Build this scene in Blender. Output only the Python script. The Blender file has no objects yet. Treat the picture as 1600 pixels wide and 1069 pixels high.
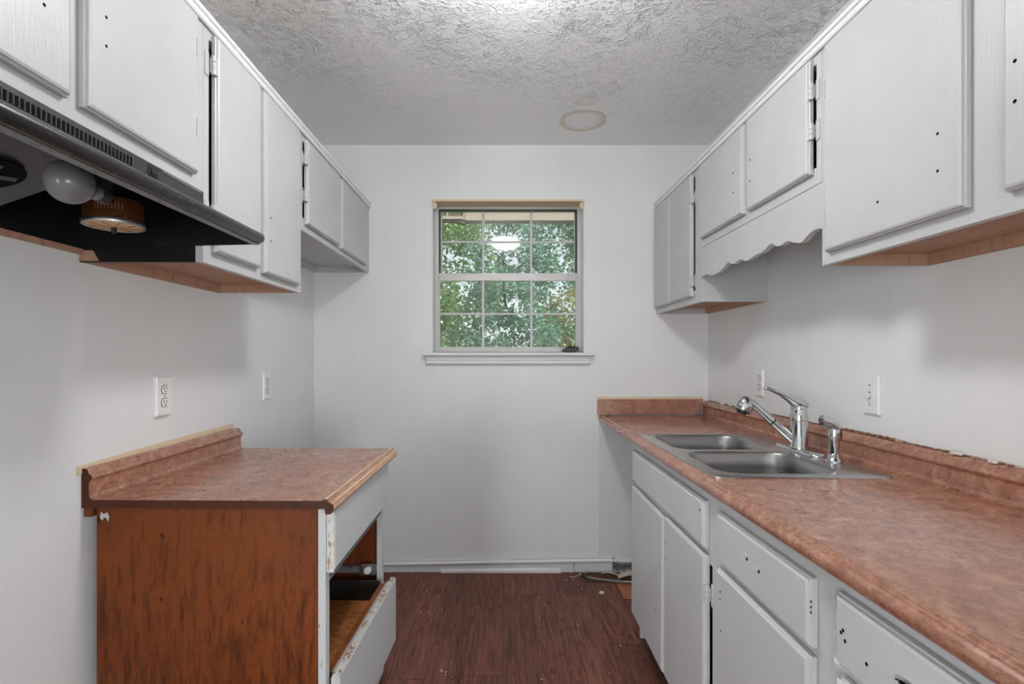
import bpy, bmesh, math, random
from mathutils import Vector, Matrix, noise as mnoise
R = random.Random(7)
C = bpy.context.scene.collection
SC = bpy.context.scene

# ------------------------------------------------------------------ camera
cam_d = bpy.data.cameras.new('camera'); cam = bpy.data.objects.new('camera', cam_d); C.objects.link(cam)
cam.location = (0, 0, 1.23); cam.rotation_euler = (math.radians(90), 0, 0)
cam_d.sensor_width = 36; cam_d.lens = 805 / 1600 * 36
cam_d.shift_x = 0.01; cam_d.shift_y = 0.01406; cam_d.clip_start = 0.02
SC.camera = cam
# ------------------------------------------------------------------ sky, sun, exposure
W = bpy.data.worlds.new('sky'); SC.world = W; W.use_nodes = True
wn = W.node_tree.nodes; wl = W.node_tree.links
bg = wn['Background']
sky = wn.new('ShaderNodeTexSky'); sky.sky_type = 'HOSEK_WILKIE'; sky.turbidity = 6; sky.ground_albedo = 0.4
sky.sun_direction = (0.35, -0.6, 0.72)
hsv = wn.new('ShaderNodeHueSaturation'); hsv.inputs['Saturation'].default_value = 0.18
wl.new(sky.outputs[0], hsv.inputs['Color']); wl.new(hsv.outputs[0], bg.inputs[0])
bg.inputs[1].default_value = 4.4
sd = bpy.data.lights.new('sun', 'SUN'); so = bpy.data.objects.new('sun', sd); C.objects.link(so)
sd.energy = 6.3; sd.angle = 0.01; sd.color = (1, .95, .84)
so.rotation_euler = Vector((-0.35, 0.6, -0.72)).to_track_quat('-Z', 'Y').to_euler(); so.location = (0, -6, 8)
# two added fill lights behind the camera
for wx_ in (-2.25, 2.5):
    ad = bpy.data.lights.new('rear_fill', 'AREA'); ao = bpy.data.objects.new('rear_fill', ad); C.objects.link(ao)
    ad.shape = 'RECTANGLE'; ad.size = 1.6; ad.size_y = 1.4; ad.energy = 96; ad.color = (.92, .97, 1)
    ao.location = (wx_, -3.95, .76); ao.rotation_euler = (math.radians(93), 0, 0)
LAMP = 68.0
vs = SC.view_settings; SC.display_settings.display_device = 'sRGB'
vs.view_transform = 'Standard'; vs.look = 'None'; vs.gamma = 1; vs.use_curve_mapping = False; vs.exposure = 0.08

# ------------------------------------------------------------------ material helpers
def s2l(c):
    return tuple(((v/255)/12.92 if v/255 <= .04045 else ((v/255+.055)/1.055)**2.4) for v in c)
class NT:
    def __init__(s, name):
        s.m = bpy.data.materials.new(name); s.m.use_nodes = True
        s.t = s.m.node_tree; s.n = s.t.nodes; s.b = s.n['Principled BSDF']; s.out = s.n['Material Output']
    def link(s, a, b): s.t.links.new(a, b)
    def node(s, typ, **kw):
        n = s.n.new(typ)
        for k, v in kw.items():
            if k in n.inputs: n.inputs[k].default_value = v
            else: setattr(n, k, v)
        return n
    def pos(s, scale=(1, 1, 1), obj=False):
        g = s.node('ShaderNodeTexCoord') if obj else s.node('ShaderNodeNewGeometry')
        mp = s.node('ShaderNodeMapping'); mp.inputs['Scale'].default_value = scale
        s.link(g.outputs['Object' if obj else 'Position'], mp.inputs['Vector']); return mp.outputs[0]
    def noise(s, vec, scale, detail=3, rough=.5, dist=0):
        n = s.node('ShaderNodeTexNoise'); n.inputs['Scale'].default_value = scale; n.inputs['Detail'].default_value = detail
        n.inputs['Roughness'].default_value = rough; n.inputs['Distortion'].default_value = dist
        s.link(vec, n.inputs['Vector']); return n.outputs['Fac']
    def ramp(s, fac, stops, interp='LINEAR'):
        r = s.node('ShaderNodeValToRGB'); e = r.color_ramp.elements; r.color_ramp.interpolation = interp
        while len(e) < len(stops): e.new(0.5)
        for i, (p, c) in enumerate(stops):
            e[i].position = p; e[i].color = tuple(c)[:3] + (1,) if hasattr(c, '__len__') else (c, c, c, 1)
        s.link(fac, r.inputs[0]); return r.outputs[0]
    def mix(s, fac, a, b, blend='MIX'):
        m = s.node('ShaderNodeMix', data_type='RGBA', blend_type=blend)
        for sock, v in ((m.inputs[0], fac), (m.inputs[6], a), (m.inputs[7], b)):
            if hasattr(v, 'is_linked'): s.link(v, sock)
            elif hasattr(v, '__len__'): sock.default_value = tuple(v)[:3] + (1,)
            else: sock.default_value = v
        return m.outputs[2]
    def math(s, op, a, b=0.0):
        m = s.node('ShaderNodeMath', operation=op)
        for sock, v in ((m.inputs[0], a), (m.inputs[1], b)):
            if hasattr(v, 'is_linked'): s.link(v, sock)
            else: sock.default_value = v
        return m.outputs[0]
    def bump(s, h, strength=.3, dist=.01):
        b = s.node('ShaderNodeBump'); b.inputs['Strength'].default_value = strength; b.inputs['Distance'].default_value = dist
        s.link(h, b.inputs['Height']); s.link(b.outputs[0], s.b.inputs['Normal'])
    def set(s, color=None, rough=None, metal=None, spec=None):
        for k, v in (('Base Color', color), ('Roughness', rough), ('Metallic', metal), ('Specular IOR Level', spec)):
            if v is None: continue
            if hasattr(v, 'is_linked'): s.link(v, s.b.inputs[k])
            elif hasattr(v, '__len__'): s.b.inputs[k].default_value = tuple(v)[:3] + (1,)
            else: s.b.inputs[k].default_value = v
        return s
def plain(name, col, rough=.5, metal=0, spec=.5, var=.06, scale=20):
    t = NT(name); n = t.noise(t.pos(), scale, 3)
    t.set(t.mix(n, [c*(1-var) for c in col], [min(1, c*(1+var)) for c in col]), rough, metal, spec); return t.m

def m_paint(name, col, rough=.38, streak=(30, 30, 2.5), dirt=0.10, bump=.12):
    t = NT(name)
    st = t.noise(t.pos(streak), 6, 4, .6); bl = t.noise(t.pos(), 5, 4, .6)
    c = t.mix(t.ramp(bl, [(.3, 0), (.75, 1)]), [v*(1-dirt) for v in col], col)
    c = t.mix(t.math('MULTIPLY', st, .10), c, [v*.72 for v in col])
    spk = t.noise(t.pos(), 90, 2, .5)
    c = t.mix(t.ramp(spk, [(.76, 0), (.80, .55)]), c, (.22, .2, .18))
    t.set(c, rough, 0, .45); t.bump(t.math('ADD', st, t.math('MULTIPLY', bl, 1.5)), bump, .004); return t.m

def m_wall(name, col):
    t = NT(name)
    big = t.noise(t.pos(), 1.6, 4, .55); mid = t.noise(t.pos((6, 6, 2)), 2.2, 5, .6); fine = t.noise(t.pos(), 60, 3, .6)
    c = t.mix(t.ramp(big, [(.35, 0), (.7, 1)]), [v*.93 for v in col], col)
    c = t.mix(t.math('MULTIPLY', t.ramp(mid, [(.55, 0), (.75, 1)]), .14), c, [v*.75 for v in col])
    spk = t.noise(t.pos(), 38, 2, .5)
    c = t.mix(t.ramp(spk, [(.775, 0), (.80, .6)]), c, (.3, .29, .28))
    t.set(c, .5, 0, .35)
    t.bump(t.math('ADD', t.math('MULTIPLY', mid, 1.5), t.math('MULTIPLY', fine, .12)), .25, .006); return t.m

def m_worn(name, col, wood, amount=.60):
    t = NT(name)
    s = t.noise(t.pos((26, 26, 4)), 4, 6, .72); b = t.noise(t.pos(), 26, 5, .7)
    f = t.ramp(t.math('ADD', t.math('MULTIPLY', s, .6), t.math('MULTIPLY', b, .4)), [(amount, 0), (amount+.045, 1)])
    gr = t.noise(t.pos((60, 4, 60)), 5, 4, .6)
    c = t.mix(t.math('MULTIPLY', gr, .25), col, [v*.6 for v in col])
    t.set(t.mix(f, c, wood), .5, 0, .35); t.bump(t.math('SUBTRACT', gr, f), .3, .003); return t.m

def m_laminate(name, rough=.21):
    t = NT(name)
    p = t.pos((1, 1, 1))
    a = t.noise(p, 26, 8, .68, .5); b = t.noise(t.pos((1.0, .8, 1.2)), 120, 5, .7, .3); d = t.noise(t.pos((2.2, .8, 1)), 6, 5, .65, .5)
    c = t.ramp(a, [(.30, s2l((132, 84, 65))), (.47, s2l((165, 112, 90))), (.57, s2l((179, 126, 103))), (.72, s2l((201, 154, 133)))])
    c = t.mix(t.math('MULTIPLY', t.ramp(b, [(.34, 1), (.50, 0)]), .62), c, s2l((96, 52, 34)))
    c = t.mix(t.math('MULTIPLY', t.ramp(b, [(.58, 0), (.68, 1)]), .5), c, s2l((206, 164, 140)))
    c = t.mix(t.math('MULTIPLY', t.ramp(d, [(.45, 0), (.7, 1)]), .30), c, s2l((136, 84, 65)))
    w = t.noise(p, 3, 5, .65)
    t.set(c, t.ramp(w, [(.35, rough*.75), (.7, rough*1.7)]), 0, .9); t.b.inputs['IOR'].default_value = 1.62; t.bump(b, .05, .002); return t.m

def m_floor(name):
    t = NT(name)
    oi = t.node('ShaderNodeObjectInfo')
    g = t.node('ShaderNodeNewGeometry')
    off = t.node('ShaderNodeCombineXYZ'); t.link(t.math('MULTIPLY', oi.outputs['Random'], 13), off.inputs[1]); t.link(t.math('MULTIPLY', oi.outputs['Random'], 31), off.inputs[2])
    add = t.node('ShaderNodeVectorMath', operation='ADD'); t.link(g.outputs['Position'], add.inputs[0]); t.link(off.outputs[0], add.inputs[1])
    def mp(sc):
        m = t.node('ShaderNodeMapping'); m.inputs['Scale'].default_value = sc; t.link(add.outputs[0], m.inputs['Vector']); return m.outputs[0]
    big = t.noise(mp((9, 1.3, 1)), 1.0, 2, .5)
    rings = t.math('FRACT', t.math('MULTIPLY', big, 13))
    rg = t.ramp(rings, [(0, .25), (.2, .75), (.75, .6), (1, .1)])
    fine = t.noise(mp((130, 5, 1)), 1.0, 5, .65); med = t.noise(mp((30, 2, 1)), 1, 3, .5)
    v = t.math('ADD', t.math('ADD', t.math('MULTIPLY', rg, .20), t.math('MULTIPLY', fine, .78)), t.math('MULTIPLY', med, .3))
    c = t.ramp(v, [(.30, s2l((54, 29, 23))), (.52, s2l((84, 47, 38))), (.78, s2l((132, 84, 70)))])
    br = t.math('ADD', .85, t.math('MULTIPLY', oi.outputs['Random'], .3))
    mm = t.node('ShaderNodeVectorMath', operation='SCALE'); t.link(c, mm.inputs[0]); t.link(br, mm.inputs['Scale'])
    t.set(mm.outputs[0], t.ramp(med, [(.3, .40), (.7, .55)]), 0, .26); t.bump(v, .12, .002); return t.m

def m_hardboard(name, base, dark, stains=True, rough=.42):
    t = NT(name)
    f = t.noise(t.pos(), 110, 4, .65); st = t.noise(t.pos((17, 17, 2.6)), 3.0, 6, .68); bl = t.noise(t.pos(), 2.4, 3, .5)
    c = t.mix(f, [v*.75 for v in base], [v*1.25 for v in base])
    if stains:
        z = t.node('ShaderNodeSeparateXYZ'); g = t.node('ShaderNodeNewGeometry'); t.link(g.outputs['Position'], z.inputs[0])
        soak = t.ramp(z.outputs[2], [(.25, .13), (.80, 0)])      # streaks of a water stain, denser at the foot of the board
        c = t.mix(t.math('MULTIPLY', t.ramp(t.math('ADD', st, soak), [(.53, 0), (.70, 1)]), .72), c, dark)
        c = t.mix(t.math('MULTIPLY', t.ramp(bl, [(.4, 0), (.65, 1)]), .4), c, dark)
        sp = t.noise(t.pos((1, 1, .6)), 28, 3, .55); c = t.mix(t.ramp(sp, [(.70, 0), (.74, .8)]), c, [v*.35 for v in dark])
    t.set(c, rough, 0, .22); t.bump(f, .08, .002); return t.m

def m_metal(name, col, rough, brush=None, metal=1.0, var=.08):
    t = NT(name)
    n = t.noise(t.pos(brush or (1, 1, 1)), 30, 3, .5)
    t.set(t.mix(n, [v*(1-var) for v in col], col), t.ramp(n, [(.3, rough*(1-2.5*var)), (.7, rough*(1+3*var))]), metal); return t.m

WHITE = m_paint('white_cabinet_paint', (.545, .545, .545))
GREY = m_paint('base_cabinet_white', (.67, .672, .672), .36)  # same cabinet white as above, own tone for the weaker light below
TRIMW = m_paint('white_trim_paint', (.80, .80, .79), .35, (2, 30, 30), .06)
WALL = m_wall('painted_wall', (.82, .825, .825))
WORN = m_worn('worn_white_paint', (.62, .63, .635), s2l((110, 78, 56)), .605)
CHIP = m_worn('chipped_white_edge', (.72, .70, .67), s2l((164, 118, 84)), .51)
RAW = m_hardboard('raw_wood', (.46, .275, .185), (.30, .16, .10), True, .6)
SIDE = m_hardboard('brown_hardboard', s2l((124, 62, 25)), s2l((56, 25, 9)))
INNER = m_hardboard('brown_cabinet_inside', s2l((120, 62, 32)), s2l((80, 40, 22)), True)
PLY = m_hardboard('drawer_plywood', s2l((190, 124, 72)), s2l((120, 70, 40)), True)
CORE = m_hardboard('dark_counter_core', s2l((84, 42, 26)), s2l((40, 22, 15)))
SOOT = m_hardboard('soot_black_panel', (.018, .016, .015), (.006, .006, .006), True, .3)
CREAM = m_worn('bare_cream_board', s2l((226, 204, 172)), s2l((190, 150, 110)), .62)
LAM = m_laminate('brown_granite_laminate')
FLOOR = m_floor('red_brown_plank')
STEEL = m_metal('brushed_steel', (.52, .52, .51), .27, (4, 60, 60), 1.0, .03)
STEELB = m_metal('steel_bowl', (.38, .38, .375), .30, (40, 40, 3), 1.0, .03)
CHROME = m_metal('chrome', (.62, .63, .64), .06)
ALU = m_metal('window_aluminium', (.55, .54, .53), .45, None, .35)
ALUW = plain('pale_muntin', (.62, .61, .60), .5)
BLACKM = plain('black_enamel', (.012, .012, .013), .24, 0, .55, .3)
BLACKP = plain('black_plastic', (.015, .015, .015), .45)
DARK = plain('dark_void', (.006, .006, .006), .9, 0, .1)
GREYM = plain('dark_grey_enamel', (.042, .042, .043), .33, 0, .5, .3, 12)
HPLATE = plain('white_plastic', (.82, .82, .81), .3)
SLIDEM = m_metal('slide_steel', (.55, .55, .56), .4)
BRASSB = m_hardboard('brown_motor_can', s2l((92, 52, 24)), s2l((60, 34, 16)), True, .35)
PEACH = plain('cream_fan_disc', s2l((226, 186, 140)), .45)
BULB = plain('frosted_bulb_glass', (.17, .17, .168), .22)
BRUSHG = plain('grey_debris', (.09, .088, .085), .7, 0, .3, .5, 40)
PAPER = plain('paper_scrap', (.55, .50, .45), .8, 0, .2, .3, 60)
PLASTER = plain('plaster_chip', (.72, .64, .56), .9, 0, .1, .3, 60)
BARK = plain('bark', (.10, .075, .055), .9, 0, .1, .4, 12)
BEIGE = plain('beige_beam_paint', s2l((150, 139, 127)), .6)
BROWNP = plain('brown_soffit_panel', s2l((88, 80, 62)), .7)
GRASS = plain('lawn', (.10, .17, .05), .95, 0, .1, .5, 6)
DRYWALL = m_worn('torn_drywall', s2l((196, 160, 132)), s2l((104, 62, 42)), .44)

def m_ceiling():
    t = NT('textured_ceiling')
    p = t.pos()
    a = t.noise(p, 24, 4, .55, 1.2); b = t.noise(p, 11, 3, .5, 1.8); amp = t.noise(p, 2.1, 2, .5)
    ridge = t.ramp(t.math('ABSOLUTE', t.math('SUBTRACT', a, .5)), [(0, 1), (.035, .5), (.085, 0)])
    r2 = t.ramp(t.math('ABSOLUTE', t.math('SUBTRACT', b, .53)), [(0, 1), (.02, .45), (.05, 0)])
    sep = t.node('ShaderNodeSeparateXYZ'); g = t.node('ShaderNodeNewGeometry'); t.link(g.outputs['Position'], sep.inputs[0])
    fade = t.ramp(t.math('MULTIPLY', sep.outputs[1], .3333), [(.60, 1), (.90, .22)])
    dab = t.ramp(t.noise(p, 46, 3, .5, 1.4), [(.53, 0), (.64, 1)]); brk = t.ramp(t.noise(p, 19, 3, .5), [(.46, 0), (.56, 1)])
    h = t.math('ADD', t.math('MULTIPLY', t.math('ADD', t.math('MULTIPLY', ridge, .5), r2), brk), t.math('MULTIPLY', dab, .7))
    h = t.math('MULTIPLY', h, t.math('MULTIPLY', fade, t.ramp(amp, [(.36, .25), (.62, 1)])))
    col = t.mix(t.noise(p, 2.5, 3), (.86, .86, .86), (.90, .90, .90))
    # water stain: a ring of its own
    dx = t.math('SUBTRACT', sep.outputs[0], .413); dy = t.math('SUBTRACT', sep.outputs[1], 2.645)
    wob = t.math('MULTIPLY', t.math('SUBTRACT', t.noise(p, 9, 3), .5), .05)
    d = t.math('ADD', t.math('SQRT', t.math('ADD', t.math('MULTIPLY', dx, dx), t.math('MULTIPLY', dy, dy))), wob)
    ring = t.ramp(d, [(.0, .08), (.075, .12), (.096, .6), (.118, .9), (.126, 0)])
    col = t.mix(ring, col, s2l((206, 190, 168)))
    dx2 = t.math('SUBTRACT', sep.outputs[0], .40); dy2 = t.math('SUBTRACT', sep.outputs[1], 2.44)
    d2 = t.math('ADD', t.math('SQRT', t.math('ADD', t.math('MULTIPLY', dx2, dx2), t.math('MULTIPLY', dy2, dy2))), wob)
    col = t.mix(t.ramp(d2, [(.02, .1), (.045, .35), (.06, 0)]), col, s2l((196, 186, 172)))
    t.set(col, .30, 0, .6); t.bump(h, .85, .011); return t.m
CEIL = m_ceiling()

def m_glass():
    t = NT('dusty_window_glass'); t.n.remove(t.b)
    tr = t.node('ShaderNodeBsdfTransparent'); tr.inputs[0].default_value = (.93, .96, .95, 1)
    gl = t.node('ShaderNodeBsdfGlossy'); gl.inputs['Roughness'].default_value = .06
    df = t.node('ShaderNodeBsdfDiffuse'); df.inputs[0].default_value = (.8, .85, .83, 1)
    fr = t.node('ShaderNodeFresnel'); fr.inputs[0].default_value = 1.5
    m1 = t.node('ShaderNodeMixShader'); m2 = t.node('ShaderNodeMixShader')
    t.link(fr.outputs[0], m1.inputs[0]); t.link(tr.outputs[0], m1.inputs[1]); t.link(gl.outputs[0], m1.inputs[2])
    dust = t.ramp(t.noise(t.pos(), 4, 4, .6), [(.35, .015), (.75, .08)])
    t.link(dust, m2.inputs[0]); t.link(m1.outputs[0], m2.inputs[1]); t.link(df.outputs[0], m2.inputs[2])
    t.link(m2.outputs[0], t.out.inputs[0]); return t.m
GLASS = m_glass()

def m_leaf(name, dark, light, trans=.45):
    t = NT(name); t.n.remove(t.b)
    n = t.noise(t.pos(), 3.2, 4, .6); g = t.node('ShaderNodeNewGeometry')
    c = t.mix(n, dark, light); c = t.mix(t.math('MULTIPLY', g.outputs['Random Per Island'], .5), c, light)
    df = t.node('ShaderNodeBsdfDiffuse'); tl = t.node('ShaderNodeBsdfTranslucent'); m = t.node('ShaderNodeMixShader'); m.inputs[0].default_value = trans
    gl = t.node('ShaderNodeBsdfGlossy'); gl.inputs['Roughness'].default_value = .35; m2 = t.node('ShaderNodeMixShader'); m2.inputs[0].default_value = .08
    t.link(c, df.inputs[0]); t.link(c, tl.inputs[0]); t.link(df.outputs[0], m.inputs[1]); t.link(tl.outputs[0], m.inputs[2])
    t.link(m.outputs[0], m2.inputs[1]); t.link(gl.outputs[0], m2.inputs[2]); t.link(m2.outputs[0], t.out.inputs[0]); return t.m

def m_emit(name, col, s):
    t = NT(name); t.n.remove(t.b); e = t.node('ShaderNodeEmission'); e.inputs[0].default_value = tuple(col)+(1,); e.inputs[1].default_value = s
    t.link(e.outputs[0], t.out.inputs[0]); return t.m

# ------------------------------------------------------------------ mesh helpers
WORLD = {}
def obj(name, bm, mat, parent=None, smooth=False, origin=None, mats=None):
    bmesh.ops.recalc_face_normals(bm, faces=bm.faces)
    return link_mesh(name, bm, mat, parent, smooth, origin, mats)
def link_mesh(name, bm, mat, parent=None, smooth=False, origin=None, mats=None):
    vs_ = [v.co for v in bm.verts]
    lo = Vector([min(v[i] for v in vs_) for i in range(3)]); hi = Vector([max(v[i] for v in vs_) for i in range(3)])
    org = Vector(origin) if origin is not None else (lo+hi)/2
    if origin is None and parent is None: org.z = lo.z
    for v in bm.verts: v.co -= org
    me = bpy.data.meshes.new(name); bm.to_mesh(me); bm.free()
    for m in (mats or [mat]): me.materials.append(m)
    if smooth:
        me.polygons.foreach_set('use_smooth', [True]*len(me.polygons))
        if smooth != 'all': me.set_sharp_from_angle(angle=math.radians(smooth if smooth is not True else 38))
    o = bpy.data.objects.new(name, me); C.objects.link(o)
    WORLD[o.name] = org
    if parent is not None: o.parent = parent; o.location = org - WORLD[parent.name]
    else: o.location = org
    return o
def thing(name, loc, label, cat, group=None):
    o = bpy.data.objects.new(name, None); o.empty_display_size = .05; C.objects.link(o); o.location = loc
    WORLD[o.name] = Vector(loc); return tag(o, label, cat, group)
def tag(o, label, cat, group=None, kind=None):
    o['label'] = label; o['category'] = cat
    if group: o['group'] = group
    if kind: o['kind'] = kind
    return o
def struct(o): o['kind'] = 'structure'; return o
def B(): return bmesh.new()
def box(bm, x0, x1, y0, y1, z0, z1, bev=0, seg=1):
    x0, x1 = sorted((x0, x1)); y0, y1 = sorted((y0, y1)); z0, z1 = sorted((z0, z1))
    v = [bm.verts.new((x, y, z)) for z in (z0, z1) for y in (y0, y1) for x in (x0, x1)]
    fs = [bm.faces.new([v[i] for i in f]) for f in ((0, 2, 3, 1), (4, 5, 7, 6), (0, 1, 5, 4), (1, 3, 7, 5), (3, 2, 6, 7), (2, 0, 4, 6))]
    if bev:
        es = list({e for f in fs for e in f.edges})
        bmesh.ops.bevel(bm, geom=es, offset=bev, segments=seg, affect='EDGES', profile=.6)
    return bm
def ring(bm, pts): return [bm.verts.new(p) for p in pts]
def bridge(bm, a, b, closed=True, mi=0):
    n = len(a)
    for i in range(n if closed else n-1):
        f = bm.faces.new((a[i], a[(i+1) % n], b[(i+1) % n], b[i])); f.material_index = mi
def prism(bm, prof, axis, a0, a1, capm=0):
    """prof: 2-D outline; axis 'y' -> (x,z), 'x' -> (y,z), 'z' -> (x,y)"""
    def P(p, a): return {'y': (p[0], a, p[1]), 'x': (a, p[0], p[1]), 'z': (p[0], p[1], a)}[axis]
    r0 = ring(bm, [P(p, a0) for p in prof]); r1 = ring(bm, [P(p, a1) for p in prof]); bridge(bm, r0, r1)
    for r in (r0, r1): f = bm.faces.new(r); f.material_index = capm
    return bm
def tube(bm, pts, rad, n=12, cap=True, flat=None):
    pts = [Vector(p) for p in pts]; k = len(pts)
    rad = rad if hasattr(rad, '__len__') else [rad]*k
    rings = []; up = None
    for i, p in enumerate(pts):
        d = (pts[min(i+1, k-1)] - pts[max(i-1, 0)]).normalized()
        if up is None: up = d.orthogonal().normalized()
        up = (up - d*up.dot(d)).normalized(); sd_ = d.cross(up)
        rings.append(ring(bm, [p + (up*math.cos(t) + sd_*math.sin(t))*rad[i] for t in [2*math.pi*j/n for j in range(n)]]))
    for a, b in zip(rings, rings[1:]): bridge(bm, a, b)
    if cap: bm.faces.new(rings[0]); bm.faces.new(rings[-1])
    return bm
def lathe(bm, prof, c, axis=(0, 0, 1), n=24):
    """prof: (r, h) along axis from c"""
    q = Vector((0, 0, 1)).rotation_difference(Vector(axis)); c = Vector(c); rings = []
    for r, h in prof:
        rings.append(ring(bm, [c + q @ Vector((r*math.cos(t), r*math.sin(t), h)) for t in [2*math.pi*j/n for j in range(n)]]))
    for a, b in zip(rings, rings[1:]): bridge(bm, a, b)
    if prof[0][0] > 1e-5: bm.faces.new(rings[0])
    if prof[-1][0] > 1e-5: bm.faces.new(rings[-1])
    bmesh.ops.remove_doubles(bm, verts=bm.verts, dist=1e-6); return bm
def rrect(x0, x1, y0, y1, r, z, n=6):
    out = []
    for cx, cy, a in ((x1-r, y1-r, 0), (x0+r, y1-r, 90), (x0+r, y0+r, 180), (x1-r, y0+r, 270)):
        for i in range(n+1):
            t = math.radians(a + 90*i/n); out.append((cx+r*math.cos(t), cy+r*math.sin(t), z))
    return out

# ------------------------------------------------------------------ room shell
XL, XR, YB, YF, H = -1.075, 1.18, 2.95, -4.0, 2.44
KY = -.35; DXL, DXR = -3.3, 3.4      # the kitchen opens into an unseen dining room, widened to spread the fill light
def wall(name, *bx):
    bm = B()
    for b in bx: box(bm, *b)
    return struct(obj(name, bm, WALL))
wall('wall_left', (XL-.1, XL, KY, YB+.14, -.2, H+.1), (DXL, XL-.1, KY, KY+.1, -.2, H+.1), (DXL-.1, DXL, YF, KY+.1, -.2, H+.1))
wall('wall_right', (XR, XR+.1, KY, YB+.14, -.2, H+.1), (XR+.1, DXR, KY, KY+.1, -.2, H+.1), (DXR, DXR+.1, YF, KY+.1, -.2, H+.1))
wall('wall_front', (DXL-.1, DXR+.1, YF-.1, YF, -.2, H+.1))
WX0, WX1, WZ0, WZ1 = -.405, .4785, 1.252, 2.13
bm = B()
HX0, HX1, HZ = .632, .76, .052      # broken-out hole at the foot of the wall
for a in ((XL, WX0, 0, H+.1), (WX1, HX1, WZ0, H+.1), (HX1, XR, 0, H+.1), (WX0, WX1, WZ1, H+.1), (WX0, HX0, 0, WZ0), (WX1, HX1, HZ, WZ0)):
    pass
box(bm, XL, WX0, YB, YB+.14, -.2, H+.1); box(bm, WX0, WX1, YB, YB+.14, WZ1, H+.1); box(bm, WX0, WX1, YB, YB+.14, -.2, WZ0)
box(bm, WX1, HX0, YB, YB+.14, -.2, H+.1); box(bm, HX0, HX1, YB, YB+.14, HZ, H+.1); box(bm, HX0, HX1, YB, YB+.14, -.2, -.004); box(bm, HX1, XR, YB, YB+.14, -.2, H+.1)
box(bm, HX0, HX1, YB+.10, YB+.14, -.004, HZ)
wb = struct(obj('wall_back', bm, WALL))
# older paint patch left by the removed dishwasher panel, a thin board on the wall
bm = B(); box(bm, .553, .90, YB-.004, YB, .085, .872)
struct(obj('trim_1', bm, m_wall('patch_paint', (.75, .757, .76))))
struct(obj('ceiling', box(box(B(), XL-.1, XR+.1, KY, YB+.14, H, H+.12), DXL-.1, DXR+.1, YF-.1, KY, H, H+.12), CEIL))
fl = struct(obj('floor', box(B(), XL, XR, KY, YB, -.12, -.008), plain('subfloor', s2l((96, 60, 40)), .8)))
PW = .152; PL = 1.22
joints = {-8: 2.5, -7: 2.1, -6: 2.7, -5: 2.2, -4: 2.42, -3: 1.96, -2: 2.279, -1: 1.984, 0: 2.655, 1: 2.004, 2: 2.66, 3: 2.2, 4: 2.6, 5: 2.1, 6: 2.5, 7: 2.3}
G = .0005
def plank(x0, x1, y0, y1):
    bm = box(B(), x0+.0002, x1-.0002, y0+.0011, y1-.0011, -.0075, 0, .0006)
    return obj('plank', bm, FLOOR, fl)
for k, j in joints.items():
    x0 = max(XL+.001, .005+PW*k); x1 = min(XR-.001, .005+PW*(k+1))
    ys = sorted({y for y in [j + PL*i for i in range(-4, 3)] if KY < y < YB-.05} | {KY, YB-.002})
    for a, b in zip(ys, ys[1:]):
        if k == 3 and b > 2.94: b = 2.80
        if k in (4, 5) and b > 2.94: b = 2.62
        if b - a > .03: plank(x0, x1, a, b)
struct(obj('floor_dining', box(B(), DXL, DXR, YF, KY-.001, -.12, 0), plain('pale_bounce_floor', (.62, .58, .53), .95, 0, .1)))  # unseen floor, made pale to bounce more light upwards
# baseboard of the back wall: runs a little out of level, with a beaded top
bm = B()
def bb_prof(x, zt, zb):
    return [(x, YB, zb), (x, YB-.013, zb), (x, YB-.013, zt-.024), (x, YB-.021, zt-.021), (x, YB-.021, zt-.012), (x, YB-.012, zt-.010), (x, YB-.012, zt-.004), (x, YB-.006, zt), (x, YB, zt)]
XA, XBB = XL+.61, .632
a = ring(bm, bb_prof(XL+.002, .058, 0)); b = ring(bm, bb_prof(XBB, .088, 0)); bridge(bm, a, b); bm.faces.new(a); bm.faces.new(b)
bbk = struct(obj('baseboard_back', bm, m_worn('baseboard_paint', (.68, .685, .69), s2l((70, 60, 52)), .655)))
bm = B()
def bead(x, z): return [(x, YB-.0212, z-.024), (x, YB-.0255, z-.021), (x, YB-.0265, z-.016), (x, YB-.0245, z-.011), (x, YB-.0212, z-.0085)]
a = ring(bm, bead(XL+.002, .058)); b = ring(bm, bead(XBB, .088)); bridge(bm, a, b); bm.faces.new(a); bm.faces.new(b)
obj('baseboard_bead', bm, m_paint('bead_paint', (.88, .88, .87), .35, (2, 30, 30), .03), bbk)
bm = B()   # the lighter shoe strip lying against it
a = ring(bm, [(-.345, YB-.014, 0), (-.345, YB-.026, 0), (-.345, YB-.026, .012), (-.345, YB-.019, .018), (-.345, YB-.014, .018)])
b = ring(bm, [(.335, YB-.014, 0), (.335, YB-.026, 0), (.335, YB-.026, .018), (.335, YB-.019, .026), (.335, YB-.014, .026)]); bridge(bm, a, b); bm.faces.new(a); bm.faces.new(b)
struct(obj('trim_3', bm, TRIMW))

# ------------------------------------------------------------------ window
GY = 3.07
win = bpy.data.objects.new('window_1', None); C.objects.link(win); win.location = ((WX0+WX1)/2, GY, WZ0); WORLD['window_1'] = Vector(win.location); struct(win)
obj('head_jamb', box(B(), WX0+.0005, WX1-.0005, YB-.002, YB+.105, WZ1-.012, WZ1-.0005), CREAM, win)
for x0, x1 in ((WX0+.0005, WX0+.010), (WX1-.010, WX1-.0005)):
    obj('side_jamb', box(B(), x0, x1, YB-.001, YB+.105, WZ0+.001, WZ1-.0125), TRIMW, win)
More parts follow.
